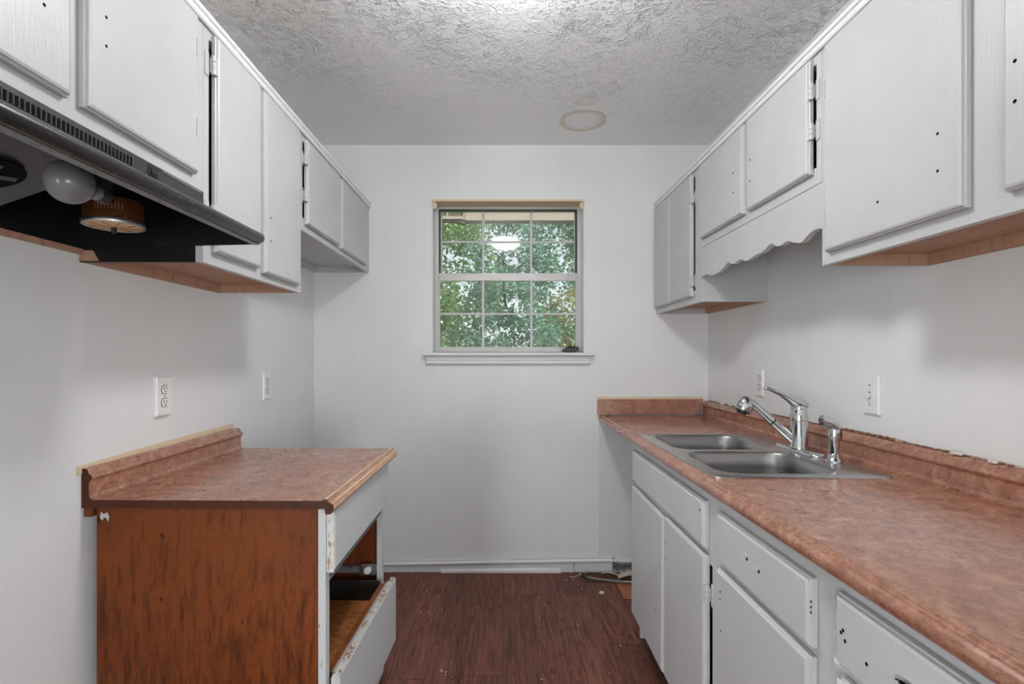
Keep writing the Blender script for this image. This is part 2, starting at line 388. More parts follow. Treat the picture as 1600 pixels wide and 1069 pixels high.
# aluminium frame
bm = B(); fx0, fx1, fz0, fz1 = WX0+.0105, WX1-.0105, WZ0+.002, WZ1-.0125
for a in ((fx0, fx0+.022, fz0, fz1), (fx1-.022, fx1, fz0, fz1), (fx0+.022, fx1-.022, fz1-.016, fz1), (fx0+.022, fx1-.022, fz0, fz0+.022)):
    box(bm, a[0], a[1], GY-.022, GY+.05, a[2], a[3], .001)
fr = obj('window_frame', bm, ALU, win)
bm = B()
for x0, x1 in ((fx0+.0225, fx0+.030), (fx1-.030, fx1-.0225)): box(bm, x0, x1, GY-.012, GY+.03, 1.70, fz1-.017)
obj('track_shade', bm, BLACKP, win)  # black strips stand in for the shadowed channels beside the upper sash
box_t = B(); box(box_t, fx0+.03, fx1-.03, GY-.016, GY-.006, fz1-.024, fz1-.0165); obj('head_strip', box_t, BLACKP, win)  # black strip along the frame head
def sash(name, z0, z1, y, railb, railt, x0, x1):
    s = bpy.data.objects.new(name, None); C.objects.link(s); s.parent = win; c = Vector(((x0+x1)/2, y, z0)); WORLD[s.name] = c; s.location = c - WORLD['window_1']
    st = .014
    bm = B()
    box(bm, x0, x0+st, y-.010, y+.010, z0, z1, .001); box(bm, x1-st, x1, y-.010, y+.010, z0, z1, .001)
    box(bm, x0+st, x1-st, y-.010, y+.010, z1-railt, z1, .001); box(bm, x0+st, x1-st, y-.010, y+.010, z0, z0+railb, .001)
    obj('sash_frame', bm, ALU, s)
    gx = [x0+st, -.111, .176, x1-st]; zm = (z0+railb + z1-railt)/2; gz = [z0+railb, zm, z1-railt]
    for i in (1, 2):
        obj('muntin', box(B(), gx[i]-.007, gx[i]+.007, y-.008, y-.0025, gz[0], gz[2], .0015), ALUW, s)
    for i in range(3):
        obj('muntin', box(B(), gx[i]+(.007 if i else 0), gx[i+1]-(.007 if i < 2 else 0), y-.008, y-.0025, zm-.006, zm+.006, .0015), ALUW, s)
    for i in range(3):
        for j in range(2):
            obj('pane', box(B(), gx[i], gx[i+1], y-.002, y+.001, gz[j], gz[j+1]), GLASS, s)
    return s
sash('upper_sash', 1.700, 2.118, 3.092, .024, .011, -.372, .449)
sash('lower_sash', 1.272, 1.724, 3.066, .014, .046, -.380, .452)
bm = B(); box(bm, .38, .40, 3.050, 3.056, 1.69, 1.705, .001); box(bm, .392, .40, 3.040, 3.056, 1.705, 1.712, .001)
obj('sash_latch', bm, ALU, win)
bm = B()    # stool with rounded nosing, then apron
prism(bm, [(YB+.118, WZ0+.0005), (YB+.118, WZ0-.018), (YB-.04, WZ0-.018), (YB-.046, WZ0-.013), (YB-.046, WZ0-.004), (YB-.041, WZ0+.0005)], 'x', WX0, WX1)
prism(bm, [(YB-.0005, WZ0+.0005), (YB-.0005, WZ0-.018), (YB-.04, WZ0-.018), (YB-.046, WZ0-.013), (YB-.046, WZ0-.004), (YB-.041, WZ0+.0005)], 'x', -.445, WX0)
prism(bm, [(YB-.0005, WZ0+.0005), (YB-.0005, WZ0-.018), (YB-.04, WZ0-.018), (YB-.046, WZ0-.013), (YB-.046, WZ0-.004), (YB-.041, WZ0+.0005)], 'x', WX1, .523)
bmesh.ops.translate(bm, vec=(0, 0, -.002), verts=bm.verts)
obj('window_stool', bm, TRIMW, win)
bm = prism(B(), [(YB-.0005, 1.231), (YB-.020, 1.231), (YB-.020, 1.210), (YB-.016, 1.205), (YB-.016, 1.196), (YB-.021, 1.190), (YB-.012, 1.182), (YB-.0005, 1.180)], 'x', -.43, .503)
obj('window_apron', bm, TRIMW, win)
for x0, x1, sgn in ((WX0+.0105, WX0+.028, 1), (WX1-.028, WX1-.0105, -1)):
    bm = box(B(), x0, x1, YB+.006, YB+.032, WZ1-.052, WZ1-.0125, .003, 2); xm = x1 if sgn > 0 else x0
    lathe(bm, [(.008, 0), (.008, .004), (.004, .006)], (xm, YB+.019, WZ1-.03), (sgn, 0, 0), 10)
    tag(obj('blind_bracket', bm, CREAM), 'cream roller blind bracket in the %s top corner of the window' % ('left' if sgn > 0 else 'right'), 'bracket', 'blind brackets')
# dark crumpled scrap on the sill
bm = B()
bmesh.ops.create_icosphere(bm, subdivisions=3, radius=1)
for v in bm.verts:
    n = mnoise.noise(v.co*2.1); n2 = mnoise.noise(v.co*5+Vector((3, 1, 2)))
    v.co = Vector((v.co.x*.046*(1+.5*n), v.co.y*.018*(1+.5*n), max(-.6, v.co.z)*.019*(1+1.1*n2) + .012 + .010*max(0, v.co.x)))
    v.co += Vector((.402, YB+.045, WZ0+.0015))
sc_ = thing('crumpled_scrap', (.40, YB+.045, WZ0), 'crumpled dark grey scrap on the right end of the window sill', 'scrap')
obj('crumpled_body', bm, BRUSHG, sc_, False)
bm = B()
for a in (((.36, 0, .012), (.385, .006, .03), (.395, .01, .043)), ((.395, 0, .035), (.425, -.005, .02), (.452, -.008, .004)), ((.375, -.006, .032), (.40, -.008, .026), (.43, 0, .038)), ((.405, .004, .03), (.402, .006, .04), (.398, .008, .052))):
    tube(bm, [(p[0], YB+.042+p[1], WZ0+p[2]) for p in a], [.0035, .005, .002], 6)
obj('twisted_strand', bm, BLACKP, sc_, True)

# ------------------------------------------------------------------ cabinet building
def door(name, mat, parent, s, xf, y0, y1, z0, z1, t=.0185, tilt=0, out=0):
    """slab with a stepped, eased edge; s=+1: proud of the face towards +x, -1: towards -x"""
    bm = B(); lv = ((0, .0015+out), (0, .0105+out), (.003, .012+out), (.0045, .0165+out), (.009, t+out)); rs = []
    for ins, d in lv:
        rs.append(ring(bm, [(xf+s*d, y, z) for y, z in ((y0+ins, z0+ins), (y1-ins, z0+ins), (y1-ins, z1-ins), (y0+ins, z1-ins))]))
    for a, b in zip(rs, rs[1:]): bridge(bm, a, b)
    bm.faces.new(rs[0]); bm.faces.new(rs[-1])
    o = obj(name, bm, mat, parent)
    if tilt: o.rotation_euler.x = tilt
    return o
def holes(d, s, x, pts, r=.0021):
    for y, z in pts:
        bm = lathe(B(), [(r*1.5, 0), (r*1.3, .0006), (r, .0007)], (x, y, z), (s, 0, 0), 8)
        obj('screw_hole', bm, DARK, d)
def hinge(d, s, xf, y, z, mat, dirn, h=.062):
    """plate on the stile, barrel at the gap; dirn = y direction from gap towards the stile"""
    bm = B()
    box(bm, xf+s*.0002, xf+s*.003, y+dirn*.004, y+dirn*.021, z-h*.5, z+h*.5, .001)
    box(bm, xf+s*.003, xf+s*.012, y-.004, y+.004, z-h*.32, z+h*.32, .001)
    for a, b in ((-.40, -.15), (-.13, .13), (.15, .40)):
        lathe(bm, [(.0062, 0), (.0062, (b-a)*h)], (xf+s*.012, y, z+a*h), (0, 0, 1), 10)
    box(bm, xf+s*.012, xf+s*.019, y-dirn*.002, y-dirn*.010, z-h*.4, z+h*.4, .001)
    return obj('hinge', bm, mat, d, 38)
def frame(parent, mat, s, xf, y0, y1, z0, z1, opens, t=.019, name='face_frame'):
    """face frame with real openings: list of (ya, yb, za, zb)"""
    ysx = sorted({y0, y1} | {v for o in opens for v in o[:2]}); zsx = sorted({z0, z1} | {v for o in opens for v in o[2:]})
    bm = B(); vd = {}
    def V(x, y, z):
        k = (round(x, 5), round(y, 5), round(z, 5))
        if k not in vd: vd[k] = bm.verts.new(k)
        return vd[k]
    solid = {}
    for i in range(len(ysx)-1):
        for j in range(len(zsx)-1):
            ym, zm = (ysx[i]+ysx[i+1])/2, (zsx[j]+zsx[j+1])/2
            solid[i, j] = not any(a < ym < b and c < zm < d for a, b, c, d in opens)
    xb = xf - s*t
    for (i, j), sol in solid.items():
        if not sol: continue
        ya, yb, za, zb = ysx[i], ysx[i+1], zsx[j], zsx[j+1]
        for x in (xf, xb): bm.faces.new([V(x, ya, za), V(x, yb, za), V(x, yb, zb), V(x, ya, zb)])
        for (di, dj), (p, q) in {(-1, 0): ((ya, za), (ya, zb)), (1, 0): ((yb, za), (yb, zb)), (0, -1): ((ya, za), (yb, za)), (0, 1): ((ya, zb), (yb, zb))}.items():
            if not solid.get((i+di, j+dj), False):
                bm.faces.new([V(xf, *p), V(xf, *q), V(xb, *q), V(xb, *p)])
    return obj(name, bm, mat, parent)
def wall_cabinet(name, label, s, xw, xf, y0, y1, z0, z1, opens, under, side_mat=WHITE, near_side=None, rec=.03):
    """xw wall plane, xf face plane; hollow box of panels behind a face frame"""
    t = thing(name, ((xw+xf)/2, (y0+y1)/2, z0), label, 'cabinet', 'wall cabinets')
    xw2 = xw + s*.0015; xb = xf - s*.0195
    frame(t, WHITE, s, xf, y0, y1, z0, z1, opens)
    for i, (a, b) in enumerate(((y0, y0+.014), (y1-.014, y1))):
        obj('side_panel', box(B(), xw2, xb, a, b, z0, z1), (near_side if (near_side and i == 0) else side_mat), t)
    obj('bottom_panel', box(B(), xw2+s*.018, xb, y0+.0142, y1-.0142, z0+rec, z0+rec+.012), under, t)
    obj('top_panel', box(B(), xw2, xb, y0+.0142, y1-.0142, z1-.012, z1), side_mat, t)
    obj('back_rail', box(B(), xw2, xw2+s*.0178, y0+.0142, y1-.0142, z0, z0+.07), under, t)
    obj('back_panel', box(B(), xw2, xw2+s*.004, y0+.0142, y1-.0142, z0+.0705, z1-.0125), INNER, t)
    return t
FL, FR = -.76, .883
ZT = 2.095; DT = 2.068
# left run ------------------------------------------------------------
hc = wall_cabinet('hood_cabinet', 'white two-door wall cabinet directly above the black range hood', 1, XL, FL, .535, 1.3095, 1.647, ZT,
                  [(.575, .875, 1.70, 2.05), (.94, 1.245, 1.70, 2.05)], WHITE)
d = door('door', WHITE, hc, 1, FL, .545, .892, 1.677, DT); holes(d, 1, FL+.0186, [(.835, 1.80), (.838, 1.90)])
d = door('door', WHITE, hc, 1, FL, .923, 1.266, 1.677, DT); holes(d, 1, FL+.0186, [(.966, 1.812), (.966, 1.866)])
for z in (1.985, 1.79):
    bm = box(B(), FL+.0187, FL+.0205, 1.2515, 1.2555, z-.02, z+.02, .0008); lathe(bm, [(.003, 0), (.003, .002)], (FL+.0186, 1.2535, z-.022), (1, 0, 0), 8); obj('hinge', bm, WHITE, d)
tc = wall_cabinet('tall_wall_cabinet', 'tall white two-door wall cabinet between the range hood and the short corner cabinet', 1, XL, FL, 1.3105, 1.948, 1.470, ZT,
                  [(1.336, 1.59, 1.53, 2.052), (1.63, 1.87, 1.53, 2.05)], RAW, RAW, SOOT)
d = door('door', WHITE, tc, 1, FL, 1.3466, 1.594, 1.502, DT)
hinge(d, 1, FL, 1.338, 1.985, WHITE, -1); hinge(d, 1, FL, 1.338, 1.60, WHITE, -1)
d = door('door', WHITE, tc, 1, FL, 1.622, 1.905, 1.492, DT); holes(d, 1, FL+.0186, [(1.655, 1.60), (1.655, 1.675)], .0022)
# painted-white outside of the far side panel is the cabinet's own wood below; the short cabinet meets it
scb = wall_cabinet('corner_wall_cabinet', 'short white two-door wall cabinet in the far left corner against the back wall', 1, XL, FL, 1.9495, 2.9485, 1.710, ZT,
                   [(1.963, 2.33, 1.76, 2.05), (2.44, 2.82, 1.76, 2.05)], WHITE, WHITE)
d = door('door', WHITE, scb, 1, FL, 1.978, 2.372, 1.737, DT-.004)
hinge(d, 1, FL, 1.968, 1.985, WHITE, -1, .056); hinge(d, 1, FL, 1.968, 1.845, WHITE, -1, .056)
d = door('door', WHITE, scb, 1, FL, 2.405, 2.85, 1.733, DT-.004)
struct(obj('trim_4', box(B(), FL-.01, FL+.014, .535, 2.949, ZT+.0005, ZT+.014, .002), TRIMW))
struct(obj('trim_5', box(B(), FL+.0005, FL+.011, .535, 2.949, 2.076, ZT, .003), TRIMW))
# right run -----------------------------------------------------------
rc = wall_cabinet('corner_wall_cabinet', 'white wall cabinet with two narrow doors in the far right corner', -1, XR, FR, 2.285, 2.9485, 1.473, ZT,
                  [(2.350, 2.62, 1.53, 2.052), (2.70, 2.90, 1.53, 2.05)], RAW, WHITE)
d = door('door', WHITE, rc, -1, FR, 2.671, 2.94, 1.503, DT)
d = door('door', WHITE, rc, -1, FR, 2.364, 2.664, 1.505, DT)
hinge(d, -1, FR, 2.356, 1.955, WHITE, -1); hinge(d, -1, FR, 2.356, 1.575, WHITE, -1)
vc = wall_cabinet('sink_wall_cabinet', 'white two-door wall cabinet with a scalloped valance over the sink', -1, XR, FR, 1.4205, 2.2835, 1.712, ZT,
                  [(1.445, 1.80, 1.76, 2.05), (1.88, 2.22, 1.76, 2.05)], WHITE, WHITE)
d = door('door', WHITE, vc, -1, FR, 1.858, 2.262, 1.744, DT); holes(d, -1, FR-.0186, [(1.925, 1.842), (1.925, 1.915)], .0025)
d = door('door', WHITE, vc, -1, FR, 1.457, 1.828, 1.744, DT); holes(d, -1, FR-.0186, [(1.795, 1.842), (1.795, 1.915)], .0025)
hinge(d, -1, FR, 1.449, 1.975, WHITE, -1, .056); hinge(d, -1, FR, 1.449, 1.862, WHITE, -1, .056)
# scalloped valance
key = [(300, 0), (325, 4), (350, -7), (385, -5), (410, 4), (430, 15), (455, 3), (490, 9), (520, -4), (560, 3), (600, 5), (640, 21), (665, 6), (690, 2), (720, 8), (755, -6), (790, -14), (830, 5), (870, 9), (897, 0)]
ed = []
for i in range(len(key)-1):
    p0, p1, p2, p3 = (key[max(0, min(len(key)-1, i+q))] for q in (-1, 0, 1, 2))
    for q in range(4):
        u = q/4; f = lambda k: .5*((2*p1[k]) + (p2[k]-p0[k])*u + (2*p0[k]-5*p1[k]+4*p2[k]-p3[k])*u*u + (-p0[k]+3*p1[k]-3*p2[k]+p3[k])*u**3)
        ed.append((f(0), f(1)))
ed.append(key[-1])
pr = []
for x, dv in ed:
    Y = 805*.883/(1000+x/3.144-784); pr.append((min(2.2825, max(1.4215, Y)), 1.580 + dv*.00105*Y/1.8))
bm = B(); top = 1.7112
f0 = ring(bm, [(FR+.002, y, z) for y, z in pr]); f1 = ring(bm, [(FR+.002, y, top) for y, z in pr])
g0 = ring(bm, [(FR+.021, y, z) for y, z in pr]); g1 = ring(bm, [(FR+.021, y, top) for y, z in pr])
for a, b in ((f0, f1), (g0, g1), (f0, g0), (f1, g1)): bridge(bm, a, b, False)
for k in (0, -1): bm.faces.new((f0[k], f1[k], g1[k], g0[k]))
obj('valance', bm, WHITE, vc)
bc = wall_cabinet('tall_wall_cabinet', 'large white two-door wall cabinet at upper right with raw wood underside', -1, XR, FR, .50, 1.4195, 1.480, ZT,
                  [(.55, .88, 1.54, 2.05), (1.0, 1.37, 1.54, 2.05)], RAW, RAW)
d = door('door', WHITE, bc, -1, FR, .967, 1.388, 1.510, DT); holes(d, -1, FR-.0186, [(1.022, 1.598), (1.022, 1.672), (1.185, 1.585)], .0022)
for z in (1.945, 1.60):
    bm = box(B(), FR-.0187, FR-.021, 1.376, 1.380, z-.022, z+.022, .0008); obj('hinge', bm, WHITE, d)
d = door('door', WHITE, bc, -1, FR, .52, .893, 1.514, DT); holes(d, -1, FR-.0186, [(.868, 1.66), (.868, 1.728)], .0024)
struct(obj('trim_6', box(B(), FR+.01, FR-.014, .50, 2.949, ZT+.0005, ZT+.014, .002), TRIMW))
struct(obj('trim_7', box(B(), FR-.0005, FR-.011, .50, 2.949, 2.076, ZT, .003), TRIMW))

# ------------------------------------------------------------------ range hood
hd = thing('range_hood', (-.84, .92, 1.503), 'black range hood under the wall cabinet at upper left', 'hood')
Y0, Y1 = .54, 1.304; HXB = XL+.002
sidep = [(HXB, 1.503), (-.628, 1.513), (-.615, 1.535), (-.755, 1.600), (-.755, 1.6455), (HXB, 1.6455)]
bm = prism(B(), sidep, 'y', Y1-.002, Y1); obj('end_panel', bm, BLACKM, hd)
bm = prism(B(), sidep, 'y', Y0, Y0+.002); obj('end_panel', bm, BLACKM, hd)
bm = box(B(), HXB, -.757, Y0+.002, Y1-.002, 1.644, 1.6455); box(bm, HXB, HXB+.0015, Y0+.002, Y1-.002, 1.503, 1.644)
prism(bm, [(-.755, 1.600), (-.612, 1.538), (-.6125, 1.536), (-.755, 1.598)], 'y', Y0+.002, Y1-.002)
obj('canopy', bm, BLACKM, hd)
fa = obj('fascia', box(B(), -.757, -.7545, Y0, Y1-.001, 1.5985, 1.6455), plain('dusty_black_fascia', (.045, .044, .043), .4, 0, .4, .5, 60), hd)
sl = None
for i in range(60):
    y = .60 + i*.0095
    if y > 1.05: break
    if sl is None:
        bm = box(B(), -.7544, -.7534, y-.0022, y+.0022, 1.619, 1.635); sl = obj('vent_slot', bm, DARK, fa); z0l = sl.location.copy(); y00 = y
        bm = box(B(), -.7544, -.7522, y+.0038, y+.0056, 1.618, 1.636, .0004); rb0 = obj('vent_rib', bm, plain('vent_rib_grey', (.075, .075, .075), .4), fa); r0l = rb0.location.copy()
    else:
        c = sl.copy(); c.location = z0l + Vector((0, y-y00, 0)); C.objects.link(c); c.parent = fa
        c = rb0.copy(); c.location = r0l + Vector((0, y-y00, 0)); C.objects.link(c); c.parent = fa
bm = box(B(), -.7544, -.752, 1.098, 1.128, 1.618, 1.640, .0008); box(bm, -.752, -.749, 1.104, 1.122, 1.622, 1.634, .001); obj('rocker_switch', bm, BLACKP, fa)
bm = box(B(), -.7544, -.753, 1.145, 1.29, 1.6395, 1.6425, .0004); obj('bright_strip', bm, CHROME, fa)
# rolled front lip with scratched paint
t = NT('scuffed_black_enamel'); n = t.noise(t.pos((6, 2, 6)), 26, 5, .7); b2 = t.noise(t.pos(), 60, 4, .7)
t.set(t.mix(t.ramp(t.math('ADD', t.math('MULTIPLY', n, .6), t.math('MULTIPLY', b2, .4)), [(.565, 0), (.635, 1)]), (.014, .014, .014), (.12, .116, .11)), .28, 0, .5)
SCUFF = t.m
bm = B(); pts = [(-.609, Y0, 1.5265), (-.609, Y1-.012, 1.5265), (-.609, Y1-.004, 1.5265), (-.609, Y1, 1.5265)]
tube(bm, pts, [.0135, .0135, .011, .006], 14); obj('front_lip', bm, SCUFF, hd, 50)
bm = box(B(), -.6285, -.611, Y0, Y1-.003, 1.5115, 1.5135); obj('lip_flange', bm, plain('worn_grey_flange', (.10, .098, .094), .26, 0, .5, .5, 30), hd)
# inclined fan panel with a round opening
bm = prism(B(), [(-1.068, 1.483), (-1.068, 1.486), (-.768, 1.589), (-.768, 1.586)], 'y', Y0+.003, .995)
bmesh.ops.translate(bm, vec=(0, 0, .004), verts=bm.verts)
fp = obj('fan_panel', bm, GREYM, hd)
nx = Vector((.327, 0, -.945)).normalized(); cen = Vector((-.885, .885, 1.5465))
bm = lathe(B(), [(.052, 0), (.052, .003), (.046, .0032)], cen + nx*.001, nx, 28); obj('fan_opening', bm, DARK, fp)
bm = B()
for k in range(4):
    a = k*math.pi/2+.4; dv = Vector((math.cos(a)*.945, math.sin(a), math.cos(a)*.327)); 
    box(bm, -.006, .006, .008, .04, 0, .002)
    bmesh.ops.transform(bm, matrix=Matrix.Translation(cen+nx*.005) @ nx.to_track_quat('Z', 'Y').to_matrix().to_4x4() @ Matrix.Rotation(a, 4, 'Z'), verts=bm.verts[-8:])
lathe(bm, [(.014, 0), (.014, .004), (.008, .006)], cen+nx*.005, nx, 14)
obj('fan_hub', bm, plain('grey_fan', (.035, .035, .035), .4), fp)
# light bulb and its socket, lying along the hood
bx, by, bz, br_ = -.759, .905, 1.536, .0375
prof = [(0, -br_)] + [(br_*math.sin(math.radians(a)), -br_*math.cos(math.radians(a))) for a in range(15, 140, 12)] + [(.019, .036), (.0155, .046), (.0145, .060)]
bm = lathe(B(), prof, (bx, by, bz), (0, 1, 0), 28); bu = obj('light_bulb', bm, BULB, hd, 60)
obj('bulb_socket', lathe(B(), [(.0155, 0), (.0155, .022), (.010, .026)], (bx, by+.06, bz), (0, 1, 0), 16), BLACKP, bu)
obj('socket_bracket', box(B(), bx-.012, bx+.012, by+.086, by+.088, bz-.012, 1.6005), BLACKM, hd)
# fan motor can
mc = Vector((-.892, 1.185, 1.529))
bm = lathe(B(), [(.0560, .004), (.0585, .006), (.0575, .055), (.048, .062), (.02, .066)], mc, (0, 0, 1), 32); mo = obj('fan_motor', bm, BRASSB, hd, 40)
obj('motor_rim', lathe(B(), [(.0600, .009), (.0612, .006), (.0612, .001), (.0600, -.001), (.054, 0), (.054, .008)], mc, (0, 0, 1), 32), SLIDEM, mo, 40)
bm = lathe(B(), [(.0, -.003), (.03, -.002), (.0545, .001), (.0545, .004)], mc, (0, 0, 1), 32); obj('motor_disc', bm, PEACH, mo, 50)
bm = B()
for k in range(9):
    a = k*2*math.pi/9
    p = mc + Vector((0, 0, -.0028)); tube(bm, [p+Vector((math.cos(a)*.012, math.sin(a)*.012, 0)), p+Vector((math.cos(a)*.048, math.sin(a)*.048, .0015))], .0006, 5)
obj('disc_rib', bm, CORE, mo)
bm = lathe(B(), [(.006, 0), (.006, .012), (.003, .014)], mc+Vector((0, 0, -.002)), (0, 0, -1), 10); obj('motor_shaft', bm, BLACKP, mo)
bm = B()
for k in range(9):
    a = math.radians(-88 + k*6.2); c0 = mc + Vector((math.cos(a)*.0585, math.sin(a)*.0585, 0))
    tube(bm, [c0+Vector((0, 0, .028)), c0+Vector((0, 0, .044))], .0011, 5)
obj('motor_vent', bm, plain('vent_rim_tan', s2l((150, 108, 70)), .5), mo)
obj('bare_wood_patch', prism(B(), [(XL+.002, 1.4725), (XL+.052, 1.4725), (XL+.036, 1.4995), (XL+.002, 1.4995)], 'y', 1.3085, 1.3103), RAW, tc)
bm = box(B(), XL+.0015, XL+.012, .54, 1.3080, 1.489, 1.5025); obj('wall_cleat', bm, RAW, hd)

# ------------------------------------------------------------------ outlets and switch
def outlet(name, label, s, xw, y, z, dup=True, h=.122, w=.073, stand=.003):
    t = thing(name, (xw, y, z-h/2), label, 'switch' if not dup else 'outlet', 'wall outlets' if dup else None)
    x0 = xw + s*.0005; xp = xw + s*(.0065+stand)
    bm = B(); rs = []
    for ins, x in ((0, x0), (0, xp-s*.0035), (.0015, xp-s*.001), (.004, xp)):
        rs.append(ring(bm, [(x, y+a*(w/2-ins), z+b*(h/2-ins)) for a, b in ((-1, -1), (1, -1), (1, 1), (-1, 1))]))
    for a, b in zip(rs, rs[1:]): bridge(bm, a, b)
    bm.faces.new(rs[0]); bm.faces.new(rs[-1]); p = obj('cover_plate', bm, HPLATE, t)
    if dup:
        for dz in (.0205, -.0205):
            bm = B(); o = [(y+.0165*math.cos(a), z+dz+max(-.0125, min(.0125, .0165*math.sin(a)))) for a in [2*math.pi*k/20 for k in range(20)]]
            prism(bm, o, 'x', xp-s*.001, xp+s*.0022); r = obj('receptacle', bm, HPLATE, t)
            bm = B(); o = [(y+.0185*math.cos(a), z+dz+max(-.0142, min(.0142, .0185*math.sin(a)))) for a in [2*math.pi*k/20 for k in range(20)]]
            prism(bm, o, 'x', xp+s*.0001, xp+s*.0004); obj('receptacle_gap', bm, DARK, t)
            bm = B()
            box(bm, xp+s*.0022, xp+s*.0026, y-.0075, y-.0052, z+dz-.001, z+dz+.008); box(bm, xp+s*.0022, xp+s*.0026, y+.0052, y+.0075, z+dz, z+dz+.007)
            lathe(bm, [(.0026, 0), (.0024, .0004)], (xp+s*.0022, y, z+dz-.0065), (s, 0, 0), 8); obj('slot', bm, DARK, r)
        sc = [0]
    else:
        obj('toggle_recess', box(B(), xp+s*.0001, xp+s*.0006, y-.0046, y+.0046, z-.0105, z+.0105), plain('toggle_slot_grey', (.22, .22, .22), .6), t)
        bm = prism(B(), [(xp, z+.006), (xp, z-.006), (xp+s*.014, z-.012), (xp+s*.015, z-.005)], 'y', y-.0042, y+.0042); obj('toggle', bm, HPLATE, t)
        sc = [.031, -.031]
    for dz in sc:
        obj('screw', lathe(B(), [(.0034, 0), (.0032, .001), (.0015, .0014)], (xp, y, z+dz), (s, 0, 0), 10), SLIDEM, t)
    return t
outlet('wall_outlet', 'white duplex outlet on the left wall nearest the camera, above the brown backsplash', 1, XL, 1.625, 1.105, stand=.006)
outlet('wall_outlet', 'white duplex outlet on the left wall near the back corner', 1, XL, 2.347, 1.096)
outlet('wall_outlet', 'white duplex outlet on the right wall behind the faucet spout', -1, XR, 2.351, 1.11)
sw = outlet('light_switch', 'white toggle light switch on the right wall near the sink sprayer', -1, XR, 1.638, 1.108, False, stand=.004)

# ------------------------------------------------------------------ left base cabinet and its counter
CT = .863
LB = thing('base_cabinet', (-.75, 1.66, 0), 'brown hardboard-sided base cabinet on the left with its lower drawer hanging open', 'cabinet')
by0, by1, xb0, xb1 = 1.332, 1.985, -1.047, -.455
obj('end_panel', box(B(), xb0, xb1-.0195, by0, by0+.014, 0, .842), SIDE, LB)
obj('side_panel', box(B(), xb0, xb1-.0195, by1-.014, by1, 0, .842), INNER, LB)
obj('back_panel', box(B(), xb0, xb0+.006, by0+.0142, by1-.0142, .02, .842), INNER, LB)
obj('bottom_panel', box(B(), xb0+.0062, xb1-.0195, by0+.0142, by1-.0142, .09, .102), INNER, LB)
frame(LB, WORN, 1, xb1, by0-.001, by1, .02, .842, [(by0+.028, by1-.03, .67-.03, .80), (by0+.028, by1-.03, .13, .639)])
d = door('drawer_front', WORN, LB, 1, xb1, 1.340, 1.978, .667, .828, .020)
bm = box(B(), xb1+.0005, xb1+.0195, 1.3365, 1.3395, .669, .826, .0008); obj('front_edge', bm, CHIP, d)
# open drawer: hangs out skewed, far end further out
dr = bpy.data.objects.new('drawer', None); C.objects.link(dr); dr.parent = LB; WORLD[dr.name] = Vector((-.45, 1.36, .155)); dr.location = WORLD[dr.name]-WORLD[LB.name]
dz1 = .392; dy0, dy1 = 1.342, 1.955
bm = B(); lv = ((0, -.444), (0, -.432), (.003, -.430), (.008, -.4235))
rs = [ring(bm, [(x, y, z) for y, z in ((dy0+i, .155+i), (dy1-i, .155+i), (dy1-i, dz1-i*.3), (dy0+i, dz1-i*.3))]) for i, x in lv]
for a, b in zip(rs, rs[1:]): bridge(bm, a, b)
bm.faces.new(rs[0]); bm.faces.new(rs[-1]); obj('drawer_front', bm, WORN, dr)
obj('front_edge', box(B(), -.4438, -.4262, dy0+.002, dy1-.002, dz1+.0002, dz1+.0022, .0006), CHIP, dr)
obj('front_liner', box(B(), -.4525, -.4445, dy0+.03, dy1-.035, .17, dz1-.001), plain('grey_liner', (.42, .40, .38), .6), dr)
obj('drawer_box_front', box(B(), -.474, -.453, dy0+.035, dy1-.04, .185, dz1-.005), m_hardboard('drawer_front_wood', s2l((150, 88, 48)), s2l((92, 50, 26))), dr)
for y in (dy0+.035, dy1-.054): obj('drawer_side', box(B(), -.93, -.4742, y, y+.012, .185, dz1+.006), BLACKP, dr)  # sides and back coloured black for the dark space below the slide
obj('drawer_back', box(B(), -.942, -.9302, dy0+.035, dy1-.042, .185, dz1+.006), BLACKP, dr)
obj('drawer_bottom', box(B(), -.9298, -.4742, dy0+.0475, dy1-.0545, .322, .328), PLY, dr)
dr.rotation_euler.z = -math.radians(2.3)
# drawer slide on the far inside
bm = box(B(), -.90, -.475, by1-.030, by1-.0145, .412, .436, .002); box(bm, -.90, -.475, by1-.040, by1-.030, .412, .415)
ds = obj('drawer_slide', bm, SLIDEM, LB)
obj('slide_bracket', box(B(), -.530, -.4755, by1-.0435, by1-.0405, .405, .448, .001), SLIDEM, ds)
obj('slide_roller', lathe(B(), [(.006, 0), (.013, .001), (.013, .008), (.006, .009)], (-.505, by1-.054, .425), (0, 1, 0), 16), HPLATE, ds, 40)
obj('paint_blob', prism(B(), [(-1.038, .812), (-1.031, .806), (-1.028, .815), (-1.022, .812), (-1.017, .803), (-1.014, .815), (-1.019, .827), (-1.028, .823), (-1.036, .828)], 'y', by0-.0012, by0-.0002), WHITE, LB)
